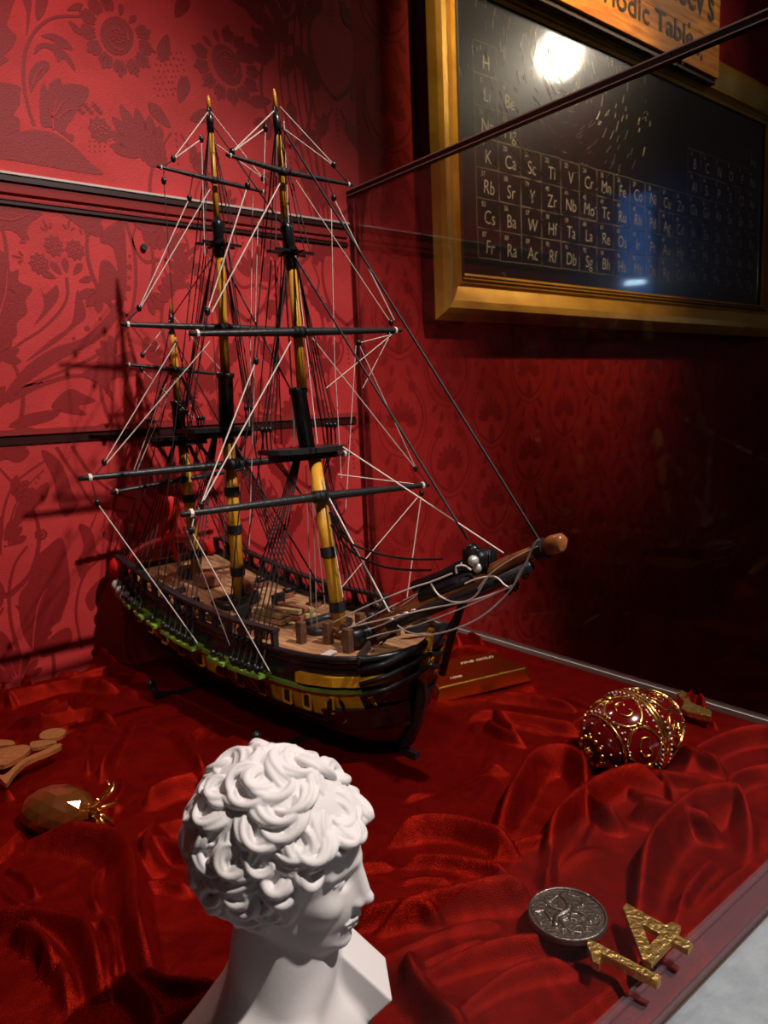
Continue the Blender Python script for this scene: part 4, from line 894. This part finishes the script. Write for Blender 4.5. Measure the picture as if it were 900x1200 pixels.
# jib sheets and loops at the bow
line('jib_sheet', [SP(402, 524), SP(590, 648)], .0008, 'white'); line('jib_sheet', [SP(357, 530), SP(466, 735)], .0009, 'white')
def bowl(pts, r=.0009, m='white', nm='bow_line'): line(nm, spline([onp(p[0], p[1], [SF[0]+SS[0]*.019, SF[1]+SS[1]*.019, 0], NPL) for p in pts], 6), r, m)
bowl(((466, 733), (480, 741), (500, 744), (530, 738), (565, 722), (595, 695), (612, 668), (625, 640), (632, 632))); bowl(((385, 742), (440, 728), (500, 714), (560, 702), (597, 688))); bowl(((310, 785), (380, 765), (440, 745), (490, 732), (560, 705), (600, 686)), .0007)
bowl(((380, 735), (430, 710), (480, 690), (505, 682), (530, 672))); bowl(((505, 684), (515, 698), (535, 706), (555, 700), (568, 682), (575, 672))); bowl(((545, 684), (560, 678), (580, 676), (592, 686), (600, 688), (608, 672), (612, 665))); bowl(((535, 672), (535, 664), (545, 663), (552, 668)), .0011)
bowl(((405, 745), (440, 735), (470, 722)), .0007); bowl(((630, 640), (600, 655), (575, 672), (560, 690)), .0007)
for s in (-.012, .012): line('bow_line', [W(-.05, s*3, .145), SP(500, 690)], .0006, 'white')
# bowsprit
a, b = SP(655, 637), SP(432, 738)
g = G(); g.tube([b, SP(500, 706), SP(560, 680), SP(600, 658), SP(640, 642), SP(645, 640)], [.0088, .0086, .0084, .0076, .0066, .0064], 12); bs = g.build('bowsprit', 'sprit', ship, True)
g = G(); g.tube([SP(640, 642), SP(648, 638), SP(658, 636), SP(661, 637)], [.0078, .0088, .0088, .006], 12); g.build('bowsprit_end', 'sprit', bs, True)
G().tube([SP(630, 646), SP(640, 642)], .0100, 10).build('bowsprit_collar', 'rope', bs)
G().tube([SP(466, 732)+np.array([*(SS*.012), 0]), SP(520, 708)+np.array([*(SS*.012), 0]), SP(580, 685)+np.array([*(SS*.011), 0]), SP(630, 660)+np.array([*(SS*.010), 0])], [.0065, .0065, .0058, .0045], 10).build('jib_boom', 'blackw', ship, True)
G().tube([SP(487, 688), SP(520, 674), SP(548, 660)], [.0075, .0062, .0065], 10).build('spritsail_spar', 'black', ship, True)
G().tube([SP(497, 700), SP(528, 688), SP(560, 676)], .0098, 10).build('bowsprit_wrap', 'rope', bs, True)
g = G(); c = SP(562, 656); g.box(c, (.030, .016, .022), AXS, 0)
for (a_, b_) in ((.006, .004), (-.006, .002), (0, -.006)): g.ball(c+np.array([*(SS*.008-SA*.004), 0])+np.array([a_, 0, b_]), .0055, 8, 6, 1)
g.ball(SP(554, 646), .0085, 8, 6, 0); g.ball(SP(566, 664), .0095, 8, 6, 0); g.build('bowsprit_cap', ['black', 'silver'], ship, True)
G().tube([SP(548, 692), SP(540, 712), SP(530, 742), SP(518, 790)], .0042, 8).build('dolphin_striker', 'black', ship, True)
for p in ((603, 686), (612, 664), (615, 672), (596, 690)): blk(SP(*p), .0055)
g = G(); P = [SP(470+6*i, 731-2.6*i)+np.array([*(SS*.019), .002]) for i in range(3)]; 
for p in ((470, 728), (478, 724), (487, 721), (496, 718)): q = SP(*p)+np.array([*(SS*.012), 0]); G().tube([q, q+np.array([.002, 0, .001])], .0074, 8).build('lashing', 'white', ship)
line('bobstay', spline([SP(*p) for p in ((463, 738), (440, 762), (415, 785), (380, 812))], 4), .001)
line('anchor_cable', [SP(540, 712), SP(508, 760)], .0012)
# ------------------------------------------------------------------ cradle
cr = thing('ship_cradle', 'low black curved stand holding up the model ship', 'display stand', (SF[0]+SA[0]*.14, SF[1]+SA[1]*.14, .0))
for t in (.02, .27):
    for sd in (1, -1):
        G().tube([W(t, sd*.006, .003), W(t, sd*.04, .003), W(t, sd*.085, .005), W(t, sd*.110, .012), W(t, sd*.118, .030)], [.005, .005, .0055, .006, .005], 8).build('cradle_arm', 'black', cr, True)
        G().ball(W(t, sd*.118, .032), .0065).build('arm_cap', 'black', cr, True)
G().box(W(.145, 0, -.001), (.27, .012, .006), AXS).build('cradle_bar', 'black', cr)
# ------------------------------------------------------------------ framed periodic table
def wy(x, y, yy): return YP(x, y, yy)
FX0, FX1, FZ0, FZ1 = 1.149, 2.53, .668, 1.229; FY = YW+.015
fb = thing('chalkboard', 'black chalkboard of the periodic table in a wide gilt frame', 'chalkboard', ((FX0+FX1)/2, FY, (FZ0+FZ1)/2))
YB = FY-.022
G().box(((FX0+FX1)/2, YB+.004, (FZ0+FZ1)/2), (FX1-FX0+.01, .006, FZ1-FZ0+.01)).build('board', 'board', fb)
FW = .102                                             # frame width; moulded section (u outward, v towards the room)
sec = [(0, .004), (.006, .010), (.010, .008), (.014, .014), (.019, .010), (.023, .018), (.030, .014), (.045, .022), (.062, .032), (.078, .036), (.088, .030), (FW, .018), (FW, -.018), (0, -.018)]
cs = [(FX0, FZ0), (FX1, FZ0), (FX1, FZ1), (FX0, FZ1)]; dirs = [(-1, -1), (1, -1), (1, 1), (-1, 1)]
for i in range(4):
    (xa, za), (xb, zb) = cs[i], cs[(i+1) % 4]; da, db = dirs[i], dirs[(i+1) % 4]; g = G(); A = []
    for (x, z), (dx, dz_) in (((xa, za), da), ((xb, zb), db)):
        for u, v in sec: A.append((x+dx*u, YB-v, z+dz_*u))
    n = len(sec); F = [(k, (k+1) % n, n+(k+1) % n, n+k) for k in range(n)]; g.add(A[:], F[:10]+F[10:], 0)
    g.mi = [0 if k < 11 else 1 for k in range(n)]
    for k in (1, 3): g.mi[k] = 1
    g.build('frame_rail', ['frame', 'framed'], fb)
tcache = {}
def text_polys(s, size, font_off=0, extr=0):
    key = (s, size, font_off)
    if key in tcache: return tcache[key]
    cu = bpy.data.curves.new('t', 'FONT'); cu.body = s; cu.size = size; cu.offset = font_off; cu.resolution_u = 3; cu.align_x = 'CENTER'
    o = bpy.data.objects.new('t', cu); C.objects.link(o); dg = bpy.context.evaluated_depsgraph_get(); me = o.evaluated_get(dg).to_mesh()
    V = [tuple(v.co) for v in me.vertices]; F = [tuple(p.vertices) for p in me.polygons]; o.evaluated_get(dg).to_mesh_clear(); bpy.data.objects.remove(o); bpy.data.curves.remove(cu)
    tcache[key] = (V, F); return V, F
def put_text(g, s, size, x, z, y, sx=1., shear=0, off=0, wob=0):
    V, F = text_polys(s, size, off); c, s_ = math.cos(wob), math.sin(wob)
    g.add([(x+(v[0]*sx+v[1]*shear)*c-v[1]*s_, y, z+v[1]*c+(v[0]*sx)*s_) for v in V], F)
gr = G(); tx = G(); tn = G(); YT = YB+.0004
ga = wy(557, 158, YB); gb = wy(561, 302, YB); gc = wy(884, 347, YB)
gx0 = ga[0]; gx1 = gc[0]; gz0 = gb[2]; rowh = (ga[2]-gb[2])/4; cw = (gx1-gx0)/18; yt = YB+.0006
rows = {0: 'Fr Ra Ac Rf Db Sg Bh Hs Mt Ds Rg Cn Nh Fl Mc Lv Ts Og'.split(), 1: 'Cs Ba W Hf Ta La Re Os Ir Pt Au Hg Tl Pb Bi Po At Rn'.split(), 2: 'Rb Sr Y Zr Nb Mo Tc Ru Rh Pd Ag Cd In Sn Sb Te I Xe'.split(), 3: 'K Ca Sc Ti V Cr Mn Fe Co Ni Cu Zn Ga Ge As Se Br Kr'.split(),
        4: ['Na', 'Mg']+['']*10+'Al Si P S Cl Ar'.split(), 5: ['Li', 'Be']+['']*10+'B C N O F Ne'.split(), 6: ['H']+['']*16+['He']}
nums = {3: 19, 2: 37, 1: 55, 0: 87}
rr2 = random.Random(5)
def seg(g, x0, z0, x1, z1, w_=.0013):
    d = np.array([x1-x0, z1-z0]); L_ = np.linalg.norm(d); n_ = np.array([-d[1], d[0]])/L_*w_/2
    g.add([(x0-n_[0], yt, z0-n_[1]), (x1-n_[0], yt, z1-n_[1]), (x1+n_[0], yt, z1+n_[1]), (x0+n_[0], yt, z0+n_[1])], [(0, 1, 2, 3)])
YW_ = yt
for r, names in rows.items():
    for c_, nm in enumerate(names):
        if not nm: continue
        x0, z0 = gx0+c_*cw, gz0+r*rowh; j = lambda: rr2.uniform(-.0015, .0015)
        seg(gr, x0+j(), z0+j(), x0+cw+j(), z0+j()); seg(gr, x0+j(), z0+rowh+j(), x0+cw+j(), z0+rowh+j()); seg(gr, x0+j(), z0+j(), x0+j(), z0+rowh+j()); seg(gr, x0+cw+j(), z0+j(), x0+cw+j(), z0+rowh+j())
        put_text(tx, nm, rowh*.66, x0+cw*.54, z0+rowh*.18, yt, .82, .05, -.0004, rr2.uniform(-.05, .05))
        num = (nums[r]+c_) if r in nums else (c_+11 if r == 4 and c_ < 2 else (c_+1 if r == 4 else (c_+3 if r == 5 and c_ < 2 else (c_-7 if r == 5 else (1 if c_ == 0 else 2)))))
        put_text(tn, str(num), rowh*.24, x0+cw*.30, z0+rowh*.74, yt, .9, .05)
gr.build('chalk_grid', 'chalkg', fb)['kind'] = 'stuff'; tx.build('chalk_symbols', 'chalk', fb)['kind'] = 'stuff'; tn.build('chalk_numbers', 'chalk', fb)['kind'] = 'stuff'
# fine circular scratches in the board, made as thin metal arcs catching the lamp
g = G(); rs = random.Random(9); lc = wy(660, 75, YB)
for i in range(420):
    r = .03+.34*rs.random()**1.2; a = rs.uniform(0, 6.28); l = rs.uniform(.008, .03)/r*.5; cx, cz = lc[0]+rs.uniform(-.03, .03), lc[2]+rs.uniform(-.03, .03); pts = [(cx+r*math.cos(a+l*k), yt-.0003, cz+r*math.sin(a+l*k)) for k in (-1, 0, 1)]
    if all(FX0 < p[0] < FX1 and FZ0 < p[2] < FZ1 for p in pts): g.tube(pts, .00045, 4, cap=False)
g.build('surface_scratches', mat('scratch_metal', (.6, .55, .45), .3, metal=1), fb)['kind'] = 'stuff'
for p in ((535, 310), (590, 322), (830, 345), (755, 140), (757, 133)):
    q = wy(*p, YB); G().tube([(q[0], YB+.002, q[2]), (q[0], YB-.003, q[2])], .005, 8).build('board_screw', 'pewter', fb)
# ------------------------------------------------------------------ wooden sign over the frame
SX1 = wy(847, 60, YB-.055)[0]; SZ0 = wy(844, 92, YB-.055)[2]; SX0 = SX1-.95
sg = thing('wooden_sign', 'orange pine board sign lettered Periodic Table above the gilt frame', 'sign', ((SX0+SX1)/2, YW, SZ0+.14))
ys = YB-.046
for k in range(3):
    z = SZ0+.006+k*.092; G().box(((SX0+SX1)/2, ys+.009, z+.045), (SX1-SX0-.004*(k % 2), .016, .0905)).build('sign_plank', 'pine', sg)
G().box(((SX0+SX1)/2, ys+.020, SZ0+.0), (SX1-SX0, .02, .014)).build('sign_dark_strip', 'framed', sg)  # dark strip along the sign's lower edge
def sign_text(full, last, pl, pr, ht):              # right-hand word spans pl..pr at letter height ht
    V0, _ = text_polys(last, 1., .012); Vf, F = text_polys(full, 1., .012); w0 = max(v[0] for v in V0)-min(v[0] for v in V0); xm = max(v[0] for v in Vf)
    yf = ys-.0006; a, b = wy(*pl, yf), wy(*pr, yf); sx = (b[0]-a[0])/w0; sz = ht/.72; z0 = (a[2]+b[2])/2
    G().add([(b[0]+(v[0]-xm)*sx, yf, z0+v[1]*sz) for v in Vf], F).build('sign_lettering', 'ink', sg)
yf = ys-.0006
sign_text('Periodic Table', 'Table', (768, 37), (813, 53), wy(772, 11, yf)[2]-wy(772, 37, yf)[2])
sign_text("Mendeleev's", "ev's", (806, 13), (837, 21), .085)
for p in ((818, 62), (800, 75), (822, 68), (808, 30)):
    q = wy(*p, ys); G().ball((q[0], ys, q[2]), .006, 8, 5, 0, (1, .25, 1.3)).build('knot', 'ink', sg)
# reflected ceiling lamp (real lamp out in the room)
LR = onp(655, 65, [0, YB+.001, 0], np.array([0, 1., 0])); ld = nz(ray(655, 65)); ld[1] *= -1; LPOS = LR+ld*1.25
lam = thing('room_lamp', 'small round black lamp with glowing bulb hanging in the room', 'lamp', tuple(LPOS))
G().ball(LPOS, .085, 20, 14).build('bulb', mat('lamp_glow', (1, .9, .75), .5, emit=(1, .86, .66), estr=34), lam, True)
sh = G(); A = []; e_1 = nz(np.cross(ld, [0, 0, 1.])); e_2 = np.cross(e_1, ld)  # shade added to hold the bulb's light to the board
for (u, r) in ((-.14, .10), (.0, .112), (.10, .06), (.13, .02), (.13, .018), (.10, .056), (.0, .106), (-.14, .094)):
    for k in range(24): a_ = 2*math.pi*k/24; A.append(LPOS+ld*u+(e_1*math.cos(a_)+e_2*math.sin(a_))*r)
sh.add(A, [(i*24+k, i*24+(k+1) % 24, ((i+1) % 8)*24+(k+1) % 24, ((i+1) % 8)*24+k) for i in range(8) for k in range(24)]); sh.build('lamp_shade', 'blackw', lam, True)
g = G(); g.tube([LPOS+np.array([0, 0, .09]), LPOS+np.array([0, 0, .6])], .003, 6); g.build('cord', 'rope', lam)
# ------------------------------------------------------------------ small things on the velvet
def slabthing(name, label, cat, polys, z, th, m, tilt=None):
    cx, cy = np.mean([onz(*p, z)[:2] for p in polys[0]], axis=0); root = None
    bm = bmesh.new(); 
    P = [[Vector(onz(*p, z)) for p in q] for q in polys]
    tris = tessellate_polygon(P); flat = [v for q in P for v in q]; n = len(flat); V = [tuple(v) for v in flat]+[(v.x, v.y, v.z-th) for v in flat]; F = [tuple(t) for t in tris]+[tuple(i+n for i in reversed(t)) for t in tris]; o_ = 0
    for q in P:
        k = len(q)
        for i in range(k): a, b = o_+i, o_+(i+1) % k; F.append((a, b, b+n, a+n))
        o_ += k
    g = G().add(V, F); o = g.build(name, m); tag(o, label, cat); return o
tr = lambda pts: [(600+x/3, 1000+y/3) for x, y in pts]
slabthing('numeral_four', 'hammered brass numeral 4 lying on the velvet near the glass', 'numeral', [tr([(403,175),(540,252),(562,240),(594,254),(582,285),(636,318),(618,341),(562,310),(490,388),(460,374),(390,190)]), tr([(455,245),(484,322),(520,284)])], .028, .004, 'goldold')
slabthing('numeral_one', 'hammered brass numeral 1 lying below the 4 on the velvet', 'numeral', [tr([(268,304),(292,310),(525,432),(512,451),(316,352),(306,390),(284,378),(278,350),(264,322)])], .028, .006, 'goldold')
# medal
mr = .0285; md = thing('medal', 'round dark pewter medal with raised figures lying on the velvet', 'medal', (mc[0], mc[1], medz))
g = G(); g.tube([(mc[0], mc[1], medz), (mc[0], mc[1], medz+.003)], mr, 48); g.build('disc', 'pewter', md)
g = G(); g.tube([(mc[0]+mr*.955*math.cos(a), mc[1]+mr*.955*math.sin(a), medz+.0034) for a in [2*math.pi*i/48 for i in range(49)]], .0011, 6); g.build('rim', 'pewter', md, True)
g = G(); rs = random.Random(3)
def relief(pts, r): g.tube(spline([(mc[0]+mr*x, mc[1]+mr*y, medz+.0028) for x, y in pts], 4), r, 6)
relief([(-.6, -.1), (-.3, .1), (.1, .05), (.35, .25), (.45, .55)], .0026); relief([(-.5, .1), (-.35, .45), (-.6, .6)], .0016); relief([(.0, .1), (-.1, .5), (.1, .75)], .0018); relief([(-.3, .0), (-.45, -.4), (-.3, -.65)], .0014); relief([(.2, .0), (.3, -.35), (.15, -.6)], .0014)
relief([(-.1, -.1), (.0, -.45), (-.15, -.7)], .0013); relief([(.5, -.1), (.75, .1), (.6, .4), (.75, .5)], .0012); relief([(-.8, .2), (-.7, .45), (-.5, .75)], .001); relief([(-.2, .55), (.3, .6), (.6, .55)], .0009)
for i in range(16):
    a = rs.uniform(0, 6.28); r = rs.uniform(.2, .8); x, y = r*math.cos(a), r*math.sin(a); relief([(x, y), (x+rs.uniform(-.2, .2), y+.12), (x+rs.uniform(-.2, .2), y+.05)], .0009)
g.build('relief', 'pewter', md, True)
# jewelled egg
eA = onz(695, 884, .036); eB = onz(800, 834, .050); ea = nz(eB-eA); eC = onz(742, 857, .043); eL = .062; eR = .0435
e1 = nz(np.cross(ea, [0, 0, 1.])); e2 = np.cross(e1, ea)
def egg(u, phi, k=1.0):                                   # u from -1 (blunt end nearest) to 1
    r = eR*math.sqrt(max(0, 1-u*u))*(1-.10*u); return eC+ea*(eL*u)+(e1*math.cos(phi)+e2*math.sin(phi))*r*k
eg = thing('jewelled_egg', 'red enamel egg with gold scrollwork and pearls lying on its side', 'ornament', tuple(eC-np.array([0, 0, eR])))
g = G(); NU, NV = 30, 40; V = [egg(-math.cos(math.pi*i/NU), 2*math.pi*j/NV) for i in range(NU+1) for j in range(NV)]
g.add(V, [(i*NV+j, i*NV+(j+1) % NV, (i+1)*NV+(j+1) % NV, (i+1)*NV+j) for i in range(NU) for j in range(NV)]); g.build('egg_shell', 'enamel', eg, True)
def eline(pts, r, name='scroll', m='gold', k=1.01): G().tube([egg(u, p, k) for u, p in pts], r, 6).build(name, m, eg, True)
for u, r in ((-.72, .0016), (-.02, .0022), (.06, .0022), (.80, .0014)): eline([(u, 2*math.pi*i/40) for i in range(41)], r, 'gold_band')
for u, n_, r in ((-.66, 34, .0011), (.13, 46, .0011), (-.09, 46, .0010), (.74, 26, .0010)):
    for i in range(n_): G().ball(egg(u, 2*math.pi*i/n_, 1.02), r*1.15, 6, 4).build('pearl', 'pearl', eg, True)
for s_ in range(6):
    p0 = s_*math.pi/3+.2
    for d in (-1, 1):
        eline(spline([(-.68, p0+d*.08), (-.55, p0+d*.42), (-.32, p0+d*.48), (-.16, p0+d*.22), (-.10, p0)], 4), .0015); eline(spline([(.16, p0+d*.05), (.30, p0+d*.42), (.52, p0+d*.44), (.68, p0+d*.2), (.72, p0)], 4), .0014)
        eline(spline([(-.50, p0+d*.05), (-.42, p0+d*.22), (-.30, p0+d*.18), (-.34, p0+d*.06)], 4), .0010); eline(spline([(.24, p0+d*.04), (.36, p0+d*.22), (.48, p0+d*.16), (.42, p0+d*.05)], 4), .0010)
    G().ball(egg(-.36, p0+math.pi/6, 1.01), .0042, 8, 6).build('gold_rosette', 'gold', eg, True); G().ball(egg(.42, p0, 1.01), .0036, 8, 6).build('gold_rosette', 'gold', eg, True)
    for q in range(4): G().ball(egg(-.78-.05*q, p0+.5*q, 1.02), .0011, 6, 4).build('pearl', 'pearl', eg, True)
    for q in range(5): G().ball(egg(-.62+.1*q, p0+.52, 1.02), .0009, 6, 4).build('pearl', 'pearl', eg, True)
for i in range(12):
    G().ball(egg(-.955, i*math.pi/6, 1.05), .0028, 7, 5).build('end_bead', 'gold', eg, True)
G().ball(egg(-1, 0)-ea*.001, .006, 10, 8).build('end_boss', 'gold', eg, True)
# small brass bracket behind the egg
slabthing('brass_hook', 'curved brass hook lying behind the jewelled egg', 'hook', [[(793,812),(800,809),(806,815),(810,823),(834,833),(833,840),(806,834),(798,830),(802,822),(797,817)]], .030, .006, 'goldold')
# gold bars
def ingot(label, c4, z, h, txt):
    P = [onz(*p, z) for p in c4]; cc = sum(P)/4; root = thing('gold_bar', label, 'gold bar', (cc[0], cc[1], z-h), 'gold bars by the bow')
    Q = [cc+(p-cc)*1.10-np.array([0, 0, h]) for p in P]; g = G().add([*P, *Q], [(0, 1, 2, 3), (7, 6, 5, 4)]+[(i, (i+1) % 4, 4+(i+1) % 4, 4+i) for i in range(4)]); o = g.build('ingot', 'goldbar', root); bv = o.modifiers.new('bevel', 'BEVEL'); bv.width = .0025; bv.segments = 3
    ux = nz(P[1]-P[0]); uy = nz(P[3]-P[0]); L_ = np.linalg.norm(P[1]-P[0]); hgt_ = np.linalg.norm(P[3]-P[0]); g = G()
    for s, sz, a, b in txt:
        V, F = text_polys(s, sz); o0 = P[0]+ux*L_*a+uy*hgt_*b; g.add([o0+ux*v[0]+uy*v[1]+np.array([0, 0, .0004]) for v in V], F)
    if g.v: g.build('stamped_lettering', mat('bright_gold', (1, .80, .42), .4, metal=.2), root)
ingot('gold bar nearest the ship bow, with stamped lettering on top', [(514, 806), (617, 782), (576, 764), (500, 776)], .030, .020, [('FINE GOLD', .011, .55, .62), ('1000', .010, .22, .18)])
ingot('gold bar behind the front bar, mostly hidden by the ship bow', [(478, 774), (524, 758), (536, 745), (480, 742)], .030, .018, [])
# grey box corner behind the bow
P = [onz(*p, .022) for p in ((430, 752), (536, 740), (530, 730), (440, 735))]; gb_ = G().prism(P, (0, 0, -.018)).build('grey_box', ['grey']); tag(gb_, 'flat grey box behind the gold bars, near the side glass', 'box')
# amber pineapple
pc = onz(68, 950, .028); pA = nz(onz(110, 955, .026)-onz(60, 955, .026)); q1 = nz(np.cross(pA, [0, 0, 1.])); q2 = np.cross(q1, pA)
pt = thing('glass_pineapple', 'faceted amber glass pineapple with gold crown sunk in the velvet', 'ornament', tuple(pc-np.array([0, 0, .022])))
g = G(); NU, NV = 9, 14; V = []; PL_, PR_ = .036, .0245
for i in range(NU+1):
    th = math.pi*i/NU
    for j in range(NV): a = 2*math.pi*(j+.5*(i % 2))/NV; V.append(pc+pA*(-math.cos(th)*PL_)+(q1*math.cos(a)+q2*math.sin(a))*PR_*math.sin(th))
F = []
for i in range(NU):
    for j in range(NV):
        o2 = (j+(i % 2)) % NV
        if i % 2 == 0: F += [(i*NV+j, (i+1)*NV+j, i*NV+(j+1) % NV), (i*NV+(j+1) % NV, (i+1)*NV+j, (i+1)*NV+(j+1) % NV)]
        else: F += [(i*NV+j, (i+1)*NV+(j+1) % NV, i*NV+(j+1) % NV), (i*NV+j, (i+1)*NV+j, (i+1)*NV+(j+1) % NV)]
g.add(V, F); g.build('fruit_body', 'amber', pt)
for k in range(9):
    a = k*2.4; r = .003+.0012*(k % 4); d = q1*math.cos(a)+q2*math.sin(a); b0 = pc+pA*(PL_*.92)+d*.003
    G().tube([b0, b0+pA*.008+d*.006, b0+pA*.015+d*.014, b0+pA*(.018-.002*(k % 3))+d*.020, b0+pA*.015+d*.025], [.0030, .0030, .0026, .0018, .0006], 6).build('crown_leaf', 'gold', pt, True)
# gilt figure brooch at the left
br = thing('gilt_figure', 'pale gold openwork figure lying on the velvet at the left edge', 'ornament', tuple(onz(25, 885, .028)))
tb = lambda pts: [(x/4.5, 830+y/4.5) for x, y in pts]
def bpart(nm, pts, z, th):
    P = spline([onz(*p, z) for p in tb(pts)], 3, True); G().prism(P, (0, 0, -th)).build(nm, 'goldold2', br)
MT['goldold2'] = mat('pale_gilt', (.80, .54, .18), .34, metal=.9, bump=.8, bscale=220)
bpart('head_disc', [(208,150),(215,130),(250,112),(300,104),(340,110),(346,125),(320,148),(270,160),(225,162)], .030, .004)
bpart('body_piece', [(-40,240),(0,215),(60,200),(130,192),(160,205),(140,235),(100,262),(40,290),(0,300),(-40,300)], .030, .005)
bpart('arm_piece', [(158,190),(170,175),(230,168),(290,170),(296,182),(250,190),(200,205),(165,205)], .031, .004)
bpart('leg_piece', [(-10,352),(20,350),(50,330),(100,285),(160,250),(230,220),(300,188),(325,188),(315,202),(250,235),(180,262),(120,295),(70,345),(35,395),(10,378)], .030, .005)
bpart('base_piece', [(-40,170),(20,165),(70,172),(75,190),(20,196),(-40,200)], .030, .004)

# unseen blue glowing panel, added so the board mirrors a blue glint
BR = onp(745, 288, [0, YB, 0], np.array([0, 1., 0])); bd = nz(ray(745, 288)); bd[1] *= -1; BP = BR+bd*1.3
bt = thing('reflection_panel', 'narrow blue glowing panel added out in the room for its reflection', 'glow panel', (BP[0], BP[1], BP[2]-.3)); rt = nz(np.cross(bd, [0, 0, 1.])); fwd_ = np.cross([0, 0, 1.], rt)
G().box(BP, (.13, .01, .42), (rt, fwd_, (0, 0, 1))).build('panel_face', mat('blue_glow', (0, 0, 0), .5, emit=(.05, .22, .7), estr=1.6), bt)
G().box(BP+bd*.02-np.array([0, 0, .0]), (.15, .02, .45), (rt, fwd_, (0, 0, 1))).build('panel_case', 'blackw', bt)
G().box(BP-bd*.008-np.array([0, 0, .15]), (.08, .004, .02), (rt, fwd_, (0, 0, 1))).build('panel_bar', mat('blue_white_glow', (0, 0, 0), .5, emit=(.5, .8, 1), estr=14), bt)
